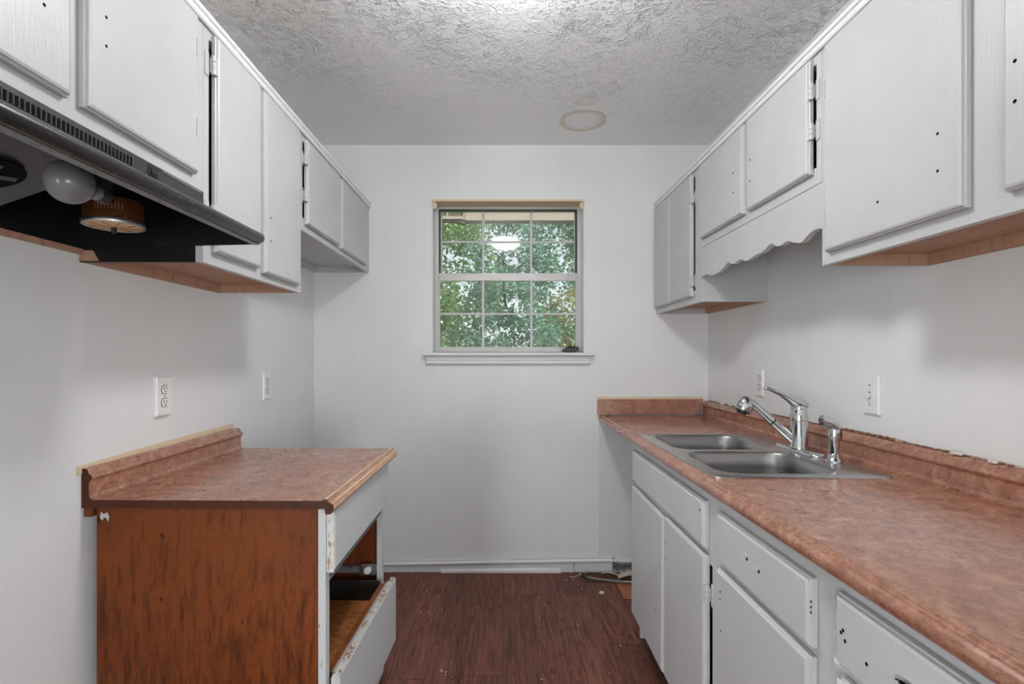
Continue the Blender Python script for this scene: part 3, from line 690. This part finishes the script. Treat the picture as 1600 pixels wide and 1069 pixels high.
# left counter (postformed): X-Z profile
LC = thing('countertop', (-.75, 1.685, .843), 'short brown granite-look countertop on the left base cabinet, backsplash attached', 'countertop')
xw = XL+.003
def spl(k, m):
    """Catmull-Rom through the outline points k, m steps per span"""
    o = []
    for i in range(len(k)-1):
        a, b, c, d = (k[max(0, min(len(k)-1, i+q))] for q in (-1, 0, 1, 2))
        for j in range(m):
            u = j/m; o.append(tuple(.5*(2*b[n]+(c[n]-a[n])*u+(2*a[n]-5*b[n]+4*c[n]-d[n])*u*u+(-a[n]+3*b[n]-3*c[n]+d[n])*u**3) for n in (0, 1)))
    return o[1 if False else 0:] + [k[-1]]
def counter_prof(s, xw, xn, ct, bs, th=.021, drop=.034, bt=.020):
    """profile from the back of the splash over the splash, across the top to the nose; s=+1: nose towards +x"""
    f = xw + s*bt
    p = [(xw, ct-th), (xw, ct+bs), (xw+s*.010, ct+bs), (xw+s*.016, ct+bs-.003), (f-s*.001, ct+bs-.012), (f+s*.006, ct+bs-.018), (f+s*.007, ct+bs-.026), (f, ct+bs-.036), (f, ct+.012), (f+s*.003, ct+.004), (f+s*.011, ct)]
    q = [(xn-s*.030, ct), (xn-s*.026, ct+.0035), (xn-s*.018, ct+.0035), (xn-s*.014, ct-.003), (xn-s*.008, ct-.005), (xn-s*.002, ct-.010), (xn, ct-.018), (xn-s*.003, ct-.028), (xn-s*.010, ct-drop), (xn-s*.022, ct-drop), (xn-s*.024, ct-th)]
    p = p[:3] + spl(p[2:9], 4) + spl(p[8:], 3); q = spl(q[:-1], 4) + q[-1:]
    return p, q
p, q = counter_prof(1, xw, -.424, CT, .080)
def dedup(o): return [v for i, v in enumerate(o) if (v[0]-o[i-1][0])**2+(v[1]-o[i-1][1])**2 > 1e-10]
bm = prism(B(), dedup(p+q), 'y', 1.312, 2.058, 1)
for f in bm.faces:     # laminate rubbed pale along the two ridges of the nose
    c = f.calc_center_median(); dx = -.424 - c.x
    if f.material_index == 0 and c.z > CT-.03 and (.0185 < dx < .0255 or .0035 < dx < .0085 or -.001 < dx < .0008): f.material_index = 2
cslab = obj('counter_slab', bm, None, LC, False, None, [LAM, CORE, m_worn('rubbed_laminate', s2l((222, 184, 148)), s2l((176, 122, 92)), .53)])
obj('counter_core', box(B(), XL+.004, XL+.027, 1.316, 1.34, .818, .8415, .002), INNER, LC)
LC.rotation_euler.z = -math.radians(.8); LC.location.x += .003; 
struct(obj('trim_8', prism(B(), [(1.30, .930), (2.06, .9435), (2.06, .9625), (1.9, .962), (1.5, .957), (1.30, .950)], 'x', XL+.0003, XL+.0025), CREAM))

# ------------------------------------------------------------------ right base cabinets
FX = .586
def base_cab(label, y0, y1, opens, lside=None):
    t = thing('base_cabinet', (.88, (y0+y1)/2, 0), label, 'cabinet', 'base cabinets on the right')
    frame(t, GREY, -1, FX, y0, y1, .105, .866, opens)
    for i, (a, b) in enumerate(((y0, y0+.014), (y1-.014, y1))):
        obj('side_panel', box(B(), FX+.0195, XR-.003, a, b, 0, .866), GREY if i else INNER, t)
    obj('bottom_panel', box(B(), FX+.0195, XR-.003, y0+.0142, y1-.0142, .105, .117), INNER, t)
    obj('back_panel', box(B(), XR-.009, XR-.003, y0+.0142, y1-.0142, .1175, .866), INNER, t)
    obj('toe_kick', box(B(), .645, .657, y0+.0142, y1-.0142, 0, .1045), plain('toe_kick_grey', (.20, .20, .20), .5), t)
    return t
sb = base_cab('sink base cabinet at far end of right run, two doors under wide panel', 1.399, 2.262,
              [(1.47, 2.20, .71, .80), (1.432, 2.20, .16, .645)])
d = door('drawer_front', GREY, sb, -1, FX, 1.452, 2.243, .689, .822, .0195); 
holes(d, -1, FX-.0196, [(1.475, .79)], .0022)
d = door('door', GREY, sb, -1, FX, 1.826, 2.255, .108, .668, .019); d.rotation_euler.x = math.radians(.9); d.location.z -= .002
holes(d, -1, FX-.0192, [(1.90, .30), (1.86, .48)], .002)
d = door('door', GREY, sb, -1, FX, 1.448, 1.806, .108, .670, .019); holes(d, -1, FX-.0192, [(1.792, .585), (1.79, .53)], .002)
hinge(d, -1, FX, 1.440, .565, GREY, -1)
b2 = base_cab('base cabinet in the middle of the right run, one drawer above one door', .915, 1.398,
              [(.97, 1.35, .71, .80), (.965, 1.34, .16, .645)])
d = door('drawer_front', GREY, b2, -1, FX, .953, 1.366, .690, .819, .0195)
for y, z in ((1.19, .762), (1.135, .756)):
    obj('handle_hole', lathe(B(), [(.0045, 0), (.004, .0006)], (FX-.0196, y, z), (-1, 0, 0), 10), DARK, d)
    bm = B(); tube(bm, [(FX-.0198, y+.012+.010*math.cos(a), z+.004+.007*math.sin(a)) for a in [k*2*math.pi/14 for k in range(15)]], .0008, 5, False); obj('paint_ring', bm, GREY, d)
holes(d, -1, FX-.0125, [(.956, .775), (.956, .765), (.956, .755)], .002)
d = door('door', GREY, b2, -1, FX, .955, 1.366, .108, .672, .0195); holes(d, -1, FX-.0196, [(1.335, .62), (1.332, .52), (1.337, .60)], .0018)
b3 = base_cab('base cabinet nearest the camera at lower right, chipped drawer fronts', .25, .914,
              [(.35, .86, .72, .80), (.35, .86, .16, .66)])
d = door('drawer_front', GREY, b3, -1, FX, .32, .880, .708, .829, .0195); holes(d, -1, FX-.0196, [(.855, .775), (.86, .769), (.85, .76), (.80, .752)], .0022)
bm = B(); r0 = []
for ins, x in ((0, FX-.0194), (0, FX-.0225), (.003, FX-.0245), (.005, FX-.0225)):
    r0.append(ring(bm, [(x, .715+(.024-ins)*math.cos(a), .768+(.0105-ins)*math.sin(a)) for a in [k*2*math.pi/24 for k in range(24)]]))
for a, b in zip(r0, r0[1:]): bridge(bm, a, b)
h = obj('finger_pull', bm, CHROME, d, 50)
bm = prism(B(), [(.715+.019*math.cos(a), .768+.0055*math.sin(a)) for a in [k*2*math.pi/20 for k in range(20)]], 'x', FX-.0193, FX-.0205); obj('pull_recess', bm, DARK, d)
bm = box(B(), FX-.018, FX-.0197, .867, .8785, .7085, .717, .0006); obj('bare_chip', bm, plain('bare_filler', (.85, .84, .8), .6), d)
d = door('drawer_front', GREY, b3, -1, FX, .32, .872, .42, .690, .0195); obj('bare_chip', box(B(), FX-.018, FX-.0197, .858, .8705, .675, .687, .0006), plain('bare_filler_2', (.85, .84, .8), .6), d)

# ------------------------------------------------------------------ right countertop with sink cut-out
CR = .892
RC = thing('countertop', (.87, 1.6, .86), 'long brown granite-look countertop along the right wall around the sink', 'countertop')
xw = XR - .003
p, q = counter_prof(-1, xw, .551, CR, .084, .024, .034, .024)
SY0, SY1, CX0, CX1 = 1.452, 2.198, .612, .994
bm = B()
prism(bm, dedup(p+q), 'y', .24, SY0, 1); prism(bm, dedup(p+q), 'y', SY1, YB-.003, 1)
prism(bm, dedup(p+[(CX1, CR), (CX1, CR-.024)]), 'y', SY0, SY1, 1); prism(bm, dedup([(CX0, CR-.024), (CX0, CR)]+q), 'y', SY0, SY1, 1)
obj('counter_slab', bm, None, RC, False, None, [LAM, CORE])
# loose end splash against the back wall, tilted, with a dark gap below
es = thing('end_splash', (.85, YB-.015, CR+.004), 'loose brown splash board leaning against the back wall on the far counter end', 'backsplash')
bm = box(B(), .545, 1.143, YB-.0205, YB-.003, CR+.006, CR+.094, .0012)
obj('splash_board', bm, LAM, es); obj('bare_top_edge', box(B(), .547, 1.142, YB-.019, YB-.0032, CR+.0942, CR+.106, .001), CREAM, es)
bm = B()
pts = [(.548, YB-.0225, CR+.0005), (.575, YB-.023, CR+.004), (.8, YB-.024, CR+.002), (1.10, YB-.024, CR+.0035), (1.135, YB-.026, CR+.02), (1.138, YB-.030, CR+.06)]
tube(bm, pts, [.003, .0025, .002, .003, .004, .003], 6); obj('caulk_bead', bm, plain('dirty_caulk', (.35, .33, .31), .8, 0, .2, .6, 60), es)
# torn wall edge above the right backsplash: ragged drywall paper and adhesive
bm = B(); y = .26; prev = None
zt = CR+.084
while y < 2.93:
    hgt = .003 + .009*max(0, mnoise.noise(Vector((y*5, 1.3, 0)))+.25) + R.uniform(0, .0025)
    dx = .004 + .006*max(0, mnoise.noise(Vector((y*9, 4.3, 0)))) + R.uniform(0, .003)
    cur = [bm.verts.new(c) for c in ((xw+.0015, y, zt-.002), (xw-dx, y, zt+.0008), (xw-dx*.9, y, zt+hgt*.45), (xw+.0015, y, zt+hgt))]
    if prev: bridge(bm, prev, cur, True)
    prev = cur; y += R.uniform(.004, .011)
tag(obj('torn_wall_edge', bm, DRYWALL), 'ragged torn drywall edge along the top of the right backsplash', 'debris', None, 'stuff')
chips = [((1.145, 2.70), .022), ((1.15, 2.62), .016), ((1.15, 2.45), .013), ((1.152, 1.32), .020), ((1.15, 1.22), .012)]
cl_ = ['largest pale plaster chip on the right backsplash near the back corner', 'second pale plaster chip on the right backsplash from the back corner', 'third pale plaster chip on the right backsplash, behind the faucet spout', 'flat pale plaster flake on the right backsplash beyond the sink sprayer', 'small pale plaster flake on the right backsplash nearest the camera']
for ((x, y), s_), lb in zip(chips, cl_):
    bm = B(); bmesh.ops.create_icosphere(bm, subdivisions=2, radius=1)
    for v in bm.verts:
        v.co *= 1+.45*mnoise.noise(v.co*1.7+Vector((y*9, 0, 0))); v.co = Vector((x+.012+v.co.x*.007, y+v.co.y*s_, CR+.0845+.005+max(-.8, v.co.z)*.006))
    tag(obj('plaster_chip', bm, PLASTER), lb, 'debris', 'plaster chips on the backsplash')

# ------------------------------------------------------------------ sink
SK = thing('kitchen_sink', (.84, 1.83, CR-.17), 'double bowl stainless steel sink set into the right countertop', 'sink')
def fill_loops(bm, loops):
    es_ = []
    for lp in loops:
        vs2 = ring(bm, lp)
        es_ += [bm.edges.new((vs2[i], vs2[(i+1) % len(vs2)])) for i in range(len(vs2))]
    bmesh.ops.triangle_fill(bm, edges=es_, use_beauty=True, normal=(0, 0, 1))
zr = CR + .0045
out_ = (.588, 1.098, 1.424, 2.228)
bowls = [(.628, .984, 1.842, 2.186), (.628, .984, 1.462, 1.808)]
bm = B()
fill_loops(bm, [rrect(out_[0]+.006, out_[1]-.006, out_[2]+.006, out_[3]-.006, .022, zr)] + [rrect(*b_, .075, zr, 8) for b_ in bowls])
a = ring(bm, rrect(out_[0]+.006, out_[1]-.006, out_[2]+.006, out_[3]-.006, .022, zr)); b = ring(bm, rrect(out_[0]+.002, out_[1]-.002, out_[2]+.002, out_[3]-.002, .026, zr-.0012)); c = ring(bm, rrect(*out_, .028, CR+.0005))
bridge(bm, a, b); bridge(bm, b, c)
bmesh.ops.remove_doubles(bm, verts=bm.verts, dist=1e-5)
obj('rim', bm, STEEL, SK, 25)
for b_ in bowls:
    bm = B(); rs = []
    for ins, z, r in ((0, zr, .075), (.003, zr-.0015, .074), (.006, zr-.006, .072), (.010, zr-.05, .07), (.016, zr-.13, .066), (.024, zr-.152, .06), (.042, zr-.165, .045)):
        rs.append(ring(bm, rrect(b_[0]+ins, b_[1]-ins, b_[2]+ins, b_[3]-ins, r, z, 8)))
    for a, b in zip(rs, rs[1:]): bridge(bm, a, b)
    bm.faces.new(rs[-1])
    bw = link_mesh('bowl', bm, STEELB, SK, 60)
    bw.data.flip_normals()
    cx, cy = (b_[0]+b_[1])/2, (b_[2]+b_[3])/2
    obj('drain', lathe(B(), [(.055, .0005), (.052, .003), (.040, .003), (.036, .001), (.01, .001)], (cx, cy, zr-.165), (0, 0, 1), 24), CHROME, bw, 40)
# faucet
FA = thing('faucet', (1.048, 1.82, zr), 'chrome single lever pull-out faucet behind the double sink', 'faucet')
bm = B(); rs = []
for ins, z in ((0, zr+.0003), (0, zr+.006), (.003, zr+.0095), (.008, zr+.011)):
    rs.append(ring(bm, rrect(1.022+ins, 1.078-ins, 1.692+ins, 1.942-ins, .026-ins*.8, z, 6)))
for a, b in zip(rs, rs[1:]): bridge(bm, a, b)
bm.faces.new(rs[0]); bm.faces.new(rs[-1]); obj('base_plate', bm, CHROME, FA, 50)
fx, fy = 1.050, 1.82; z0 = zr+.011
bm = lathe(B(), [(.031, 0), (.031, .006), (.0285, .010), (.028, .095), (.0275, .0965)], (fx, fy, z0), (0, 0, 1), 28); obj('faucet_body', bm, CHROME, FA, 35)
bm = lathe(B(), [(.0285, .098), (.0285, .102), (.027, .135), (.0255, .139)], (fx, fy, z0), (0, 0, 1), 28); obj('lever_collar', bm, CHROME, FA, 35)
obj('collar_seam', lathe(B(), [(.0272, .0964), (.0272, .0982)], (fx, fy, z0), (0, 0, 1), 28), BLACKP, FA)
# lever: domed cap that sweeps into a flat blade
bm = B(); zb = z0+.139
sec = [(.0262, .006, .013, .008), (.0235, .010, .0205, .012), (.013, .014, .0266, .018), (-.004, .019, .0262, .022), (-.018, .027, .0222, .020), (-.036, .038, .0172, .0145), (-.066, .053, .0138, .0085), (-.102, .067, .0120, .006), (-.119, .0715, .0098, .0052), (-.125, .072, .004, .003)]
rings_ = []
for dx, dz, hw, ht in sec:
    rr_ = []
    for k in range(14):
        a = 2*math.pi*k/14; zz = math.sin(a)*ht; zlow = zb+.0005
        rr_.append((fx+dx+math.sin(a)*ht*.35, fy+math.cos(a)*hw, max(zlow, zb+dz+zz)))
    rings_.append(ring(bm, rr_))
for a, b in zip(rings_, rings_[1:]): bridge(bm, a, b)
bm.faces.new(rings_[0]); bm.faces.new(rings_[-1]); obj('lever_handle', bm, CHROME, FA, 60)
bm = lathe(B(), [(.0255, 0), (.0258, .008), (.022, .016), (.012, .020)], (fx, fy, zb+.0003), (0, 0, 1), 24); obj('lever_cap', bm, CHROME, FA, 50)
# spout
A = Vector((fx-.008, fy+.003, z0+.016)); E = Vector((.893, fy+.030, 1.069)); dv = E-A
obj('spout', tube(B(), [A, A+dv*.50], [.0158, .0148], 20), CHROME, FA, 50)
obj('spout_ring', tube(B(), [A+dv*.50, A+dv*.525], .0150, 20), BLACKP, FA)
obj('wand_neck', tube(B(), [A+dv*.525, A+dv*.65, A+dv*.85, A+dv*.985], [.0146, .0136, .0130, .0128], 20), CHROME, FA, 50)
ax = Vector((.40, -.04, .915)).normalized(); hc_ = Vector((.866, fy+.034, 1.036))
obj('spray_head', lathe(B(), [(.0272, 0), (.0283, .004), (.0284, .018), (.0270, .031), (.0225, .042), (.0150, .049), (.0070, .0520), (0, .0526)], hc_, ax, 28), CHROME, FA, 50)
obj('spray_nozzle', lathe(B(), [(.0278, -.0045), (.0282, -.0002)], hc_, ax, 28), BLACKP, FA)
obj('spray_face', lathe(B(), [(.017, 0), (.017, .006), (.013, .009), (.005, .009)], hc_-ax*.0046, -ax, 20), BLACKP, FA, 40)
# side sprayer
SP = thing('side_sprayer', (1.052, 1.63, zr), 'small chrome side sprayer standing right of the faucet', 'sprayer')
sx, sy = 1.052, 1.63
obj('sprayer_base', lathe(B(), [(.026, .0003), (.026, .003), (.022, .009), (.017, .014), (.0155, .024), (.014, .026)], (sx, sy, zr), (0, 0, 1), 24), CHROME, SP, 40)
obj('sprayer_stem', lathe(B(), [(.0135, .026), (.0145, .04), (.0165, .075), (.0165, .095), (.0145, .108)], (sx, sy, zr), (0, 0, 1), 24), CHROME, SP, 40)
bm = B(); tube(bm, [(sx+.002, sy, zr+.100), (sx, sy, zr+.112), (sx-.008, sy, zr+.121), (sx-.022, sy, zr+.127), (sx-.034, sy, zr+.131), (sx-.040, sy, zr+.132)], [.0145, .0168, .0175, .0170, .0166, .0160], 18); obj('sprayer_head', bm, CHROME, SP, 60)
bm = B(); tube(bm, [(sx+.0172, sy, zr+.104), (sx+.0185, sy, zr+.085), (sx+.0182, sy, zr+.068)], [.004, .006, .003], 8); obj('sprayer_trigger', bm, BLACKP, SP, True)

# ------------------------------------------------------------------ floor litter by the missing dishwasher
t = NT('armoured_cable'); g = t.node('ShaderNodeTexWave', wave_type='BANDS'); g.inputs['Scale'].default_value = 60; t.link(t.pos((1, .2, 0)), g.inputs['Vector'])
t.set(t.ramp(g.outputs[0], [(.3, (.12, .12, .12)), (.7, (.6, .6, .58))]), .35, .8)
MC = t.m
cb = thing('armoured_cable', (.55, 2.81, 0), 'armoured metal cable lying on the floor beside the base cabinet', 'cable')
P_ = [(.47, 2.85, .009), (.50, 2.838, .0075), (.54, 2.822, .0075), (.60, 2.806, .0075), (.66, 2.795, .0075), (.74, 2.79, .0075), (.85, 2.80, .0075)]
bm = B(); pts = []
for i in range(len(P_)-1):
    for k in range(14): pts.append(Vector(P_[i]).lerp(Vector(P_[i+1]), k/14))
tube(bm, pts, [.0072 if i % 2 else .0058 for i in range(len(pts))], 8); obj('cable_sheath', bm, MC, cb, False)
bm = B(); tube(bm, [(.447, 2.862, .016), (.455, 2.857, .013), (.472, 2.849, .009)], [.006, .009, .0085], 10); obj('cable_end', bm, BLACKP, cb, 50)
wires = [([(.40, 2.932, .03), (.43, 2.91, .028), (.445, 2.90, .022), (.44, 2.885, .01), (.41, 2.87, .003), (.38, 2.868, .002)], 'pale'), ([(.405, 2.93, .055), (.412, 2.915, .05), (.40, 2.905, .04), (.408, 2.895, .02), (.435, 2.87, .004)], 'dark'), ([(.43, 2.90, .002), (.45, 2.88, .006), (.47, 2.893, .014)], 'pale')]
wl_ = ['thin curled pale wire on the floor left of the cable end', 'thin dark wire kinking up in front of the baseboard end', 'short pale wire stub just behind the black cable end']
for (w, k), lb in zip(wires, wl_):
    bm = B(); q_ = []
    for i in range(len(w)-1):
        for j in range(5): q_.append(Vector(w[i]).lerp(Vector(w[i+1]), j/5))
    q_.append(Vector(w[-1])); tube(bm, q_, .0013, 6)
    tag(obj('loose_wire', bm, PLASTER if k == 'pale' else BLACKP, None, True), lb, 'wire')
bm = B(); prev = None
for i in range(9):
    a = i/8; x = .64+.12*a; z = .004+.026*math.sin(a*2.6); y = 2.835-.02*a
    cur = [bm.verts.new((x, y, z)), bm.verts.new((x+.01, y+.05-.02*a, z+.004)), bm.verts.new((x+.01, y+.05-.02*a, z+.0055)), bm.verts.new((x, y, z+.0015))]
    if prev: bridge(bm, prev, cur)
    else: bm.faces.new(cur)
    prev = cur
bm.faces.new(prev)
tag(obj('paper_strip', bm, PAPER), 'curled pale paper strip lying by the hole in the back wall', 'paper')
bm = B(); prev = None
for i in range(7):
    a = i/6; x = .56+.10*a; y = 2.905-.045*a*a; z = .002+.010*math.sin(a*3)
    cur = [bm.verts.new((x, y, z)), bm.verts.new((x+.004, y+.012, z)), bm.verts.new((x+.004, y+.012, z+.0015)), bm.verts.new((x, y, z+.0015))]
    if prev: bridge(bm, prev, cur)
    else: bm.faces.new(cur)
    prev = cur
bm.faces.new(prev)
tag(obj('paper_strip', bm, PAPER), 'narrow pale strip on the floor in front of the baseboard end', 'paper')
bm = B()
for i in range(60):
    x, y, z = R.uniform(.636, .756), R.uniform(2.90, 3.03), .003+.02*R.random()**2; s_ = R.uniform(.004, .012)
    m4 = Matrix.Translation((x, y, z)) @ Matrix.Rotation(R.uniform(0, 6), 4, (R.random(), R.random(), 1)) @ Matrix.Diagonal((s_, s_*R.uniform(.3, .8), s_*R.uniform(.15, .5), 1))
    bmesh.ops.create_icosphere(bm, subdivisions=1, radius=1, matrix=m4)
tag(obj('plaster_rubble', bm, m_worn('rubble', (.30, .27, .25), (.08, .06, .05), .52)), 'broken plaster rubble spilling from the hole at the wall foot', 'rubble', None, 'stuff')
bm = B(); bmesh.ops.create_icosphere(bm, subdivisions=2, radius=1)
for v in bm.verts: v.co = Vector((.518+v.co.x*.014*(1+.3*mnoise.noise(v.co*2)), 2.67+v.co.y*.016, .0062+v.co.z*.006))
tag(obj('floor_crumb', bm, PLASTER), 'biggest pale crumb on the brown plank floor, in front of the cable', 'crumb')
bm = B()
for i in range(95):
    x, y = R.uniform(-.44, .57), R.uniform(1.95, 2.9); s_ = R.choice([.0012, .0016, .002, .0034])
    bmesh.ops.create_icosphere(bm, subdivisions=1, radius=1, matrix=Matrix.Translation((x, y, s_*.5)) @ Matrix.Diagonal((s_*R.uniform(.8, 1.5), s_, s_*.55, 1)))
tag(obj('floor_specks', bm, PLASTER), 'tiny pale specks of grit scattered over the brown plank floor', 'grit', None, 'stuff')
bm = box(B(), .62, .76, 2.62, 2.80, -.0078, -.003, .001); tag(obj('subfloor_board', bm, PLY), 'bare brown board end exposed beside the planks near the base cabinet', 'board')

# ------------------------------------------------------------------ ceiling lamp of the kitchen (its reflection shows in the window)
lx, ly = .035, 1.35
cl = thing('ceiling_light', (lx, ly, 2.21), 'white glass globe light on the ceiling, mirrored in the window pane', 'lamp')
obj('lamp_base', lathe(B(), [(.085, 0), (.088, -.010), (.088, -.085), (.100, -.104)], (lx, ly, H-.0005), (0, 0, 1), 32), HPLATE, cl, 40)
prof = [(.128*math.sin(math.radians(a)), (.030 if a < 90 else .060)*math.cos(math.radians(a))) for a in range(50, 180, 10)] + [(0, -.060)]
obj('glass_dome', lathe(B(), prof, (lx, ly, 2.300), (0, 0, 1), 32), m_emit('lamp_glow', (.985, .99, 1), LAMP), cl, 60)

# ------------------------------------------------------------------ outside the window
struct(obj('ground', box(B(), -14, 16, 3.3, 26, -.9, -.5), GRASS))
struct(obj('ground_strip', box(B(), -14, 16, 3.1, 3.3, -.9, -.5), GRASS))
pb = thing('porch_header', (1.0, 4.25, -.5), 'beige porch beam with brown panels seen through the top window panes', 'porch')
obj('beam', box(B(), -.30, 3.6, 4.20, 4.30, 2.336, 2.62, .004), BEIGE, pb)
obj('brown_panel', box(B(), -.435, -.315, 4.22, 4.25, 2.375, 2.62), BROWNP, pb); obj('brown_panel', box(B(), -1.3, -.455, 4.22, 4.25, 2.375, 2.62), BROWNP, pb)
obj('batten', box(B(), -.453, -.437, 4.205, 4.25, 2.375, 2.62), BEIGE, pb); obj('batten', box(B(), -.315, -.301, 4.195, 4.25, 2.345, 2.62), BEIGE, pb)
obj('rail', box(B(), -1.3, -.317, 4.20, 4.25, 2.350, 2.374), BEIGE, pb); obj('rail', box(B(), -1.3, -.30, 4.21, 4.26, 2.332, 2.3495), plain('brown_rail', s2l((84, 68, 54)), .7), pb)
bm = prism(B(), [(-.30, 2.335), (-.42, 2.331), (-.36, 2.326), (-.315, 2.312), (-.30, 2.308)], 'y', 4.20, 4.25); obj('brace', bm, plain('brown_brace', s2l((74, 63, 52)), .7), pb)
for x in (-1.26, 3.55): obj('post', box(B(), x-.05, x+.05, 4.20, 4.30, -.5, 2.33 if x < 0 else 2.335, .005), BEIGE, pb)

def tree(label, x, y, h, cr, n, size, mat, seed, low=.6):
    r = random.Random(seed)
    t = thing('tree', (x, y, -.5), label, 'tree', 'trees outside the window')
    bm = B(); pts = []; k = 7
    for i in range(k): pts.append((x+.12*math.sin(i*1.3+seed), y+.1*math.cos(i*1.7+seed), -.5+h*.85*i/(k-1)))
    tube(bm, pts, [.030*(1-.7*i/(k-1)) for i in range(k)], 8)
    for i in range(14):
        a = r.uniform(0, 6.28); z = -.5 + r.uniform(low, h*.85); l = cr*r.uniform(.5, .85); p0 = Vector((x, y, z))
        tube(bm, [p0, p0+Vector((math.cos(a)*l*.5, math.sin(a)*l*.5, .15)), p0+Vector((math.cos(a)*l, math.sin(a)*l, .22))], [.011, .007, .003], 5)
    obj('trunk', bm, BARK, t, True)
    # leaves: clumps around the crown, each leaf a folded pointed blade
    cl_c = []
    for i in range(80):
        while True:
            p = Vector((r.uniform(-1, 1), r.uniform(-1, 1), r.uniform(-1, 1)))
            if p.length < 1: break
        cl_c.append((Vector((x+p.x*cr, y+p.y*cr, -.5+low+(h-low)*(.5+.5*p.z))), r.uniform(.25, .5)*cr*.62))
    V, F = [], []
    for i in range(n):
        c, rad = r.choice(cl_c)
        p = c + Vector((r.gauss(0, .5), r.gauss(0, .5), r.gauss(0, .42)))*rad
        if abs(p.x-x) > cr-size or abs(p.y-y) > cr-size: continue
        d = Vector((r.gauss(0, 1), r.gauss(0, 1), r.gauss(-.35, .6))).normalized(); u = d.orthogonal().normalized()
        u = (Matrix.Rotation(r.uniform(0, 6.28), 3, d) @ u); w = d.cross(u); s = size*r.uniform(.6, 1.35); b = len(V)
        V += [p, p+d*s*.45+u*s*.30+w*s*.10, p+d*s, p+d*s*.45-u*s*.30+w*s*.10]
        F += [(b, b+1, b+2), (b, b+2, b+3)]
    me = bpy.data.meshes.new('foliage'); me.from_pydata([v - WORLD[t.name] for v in V], [], F); me.materials.append(mat)
    o = bpy.data.objects.new('foliage', me); C.objects.link(o); o.parent = t; o['kind'] = 'stuff'; WORLD[o.name] = WORLD[t.name]
G1 = m_leaf('leaf_green', (.07, .17, .05), (.24, .40, .11)); G2 = m_leaf('leaf_blue_green', (.06, .18, .12), (.24, .42, .30)); G3 = m_leaf('leaf_dark', (.045, .12, .045), (.14, .28, .10)); G4 = m_leaf('leaf_yellow', (.35, .30, .05), (.60, .50, .10))
tree('blue green slender tree in the middle of the window view', .12, 6.0, 4.2, .60, 7000, .062, G2, 5, .3)
tree('bright green leafy tree behind the left window panes', -1.36, 6.7, 4.6, .86, 9500, .062, G1, 3, .3)
tree('dark green tree behind the right window panes', 1.60, 6.9, 5.0, .86, 10000, .065, G3, 8, .3)
tree('low dark green bush behind the bottom left panes', -.42, 8.2, 3.2, .72, 5200, .065, G3, 12, .1)
tree('yellow leaved bush at the right edge of the lower panes', 1.05, 8.4, 2.9, .5, 2000, .065, G4, 9, 1.4)
tree('tall green tree far beyond the others, left of centre', -1.75, 11.2, 6.8, 1.95, 24000, .10, G1, 15, .3)
tree('tall blue green tree far beyond the others, right of centre', 2.2, 11.4, 6.6, 1.95, 24000, .10, G2, 18, .3)
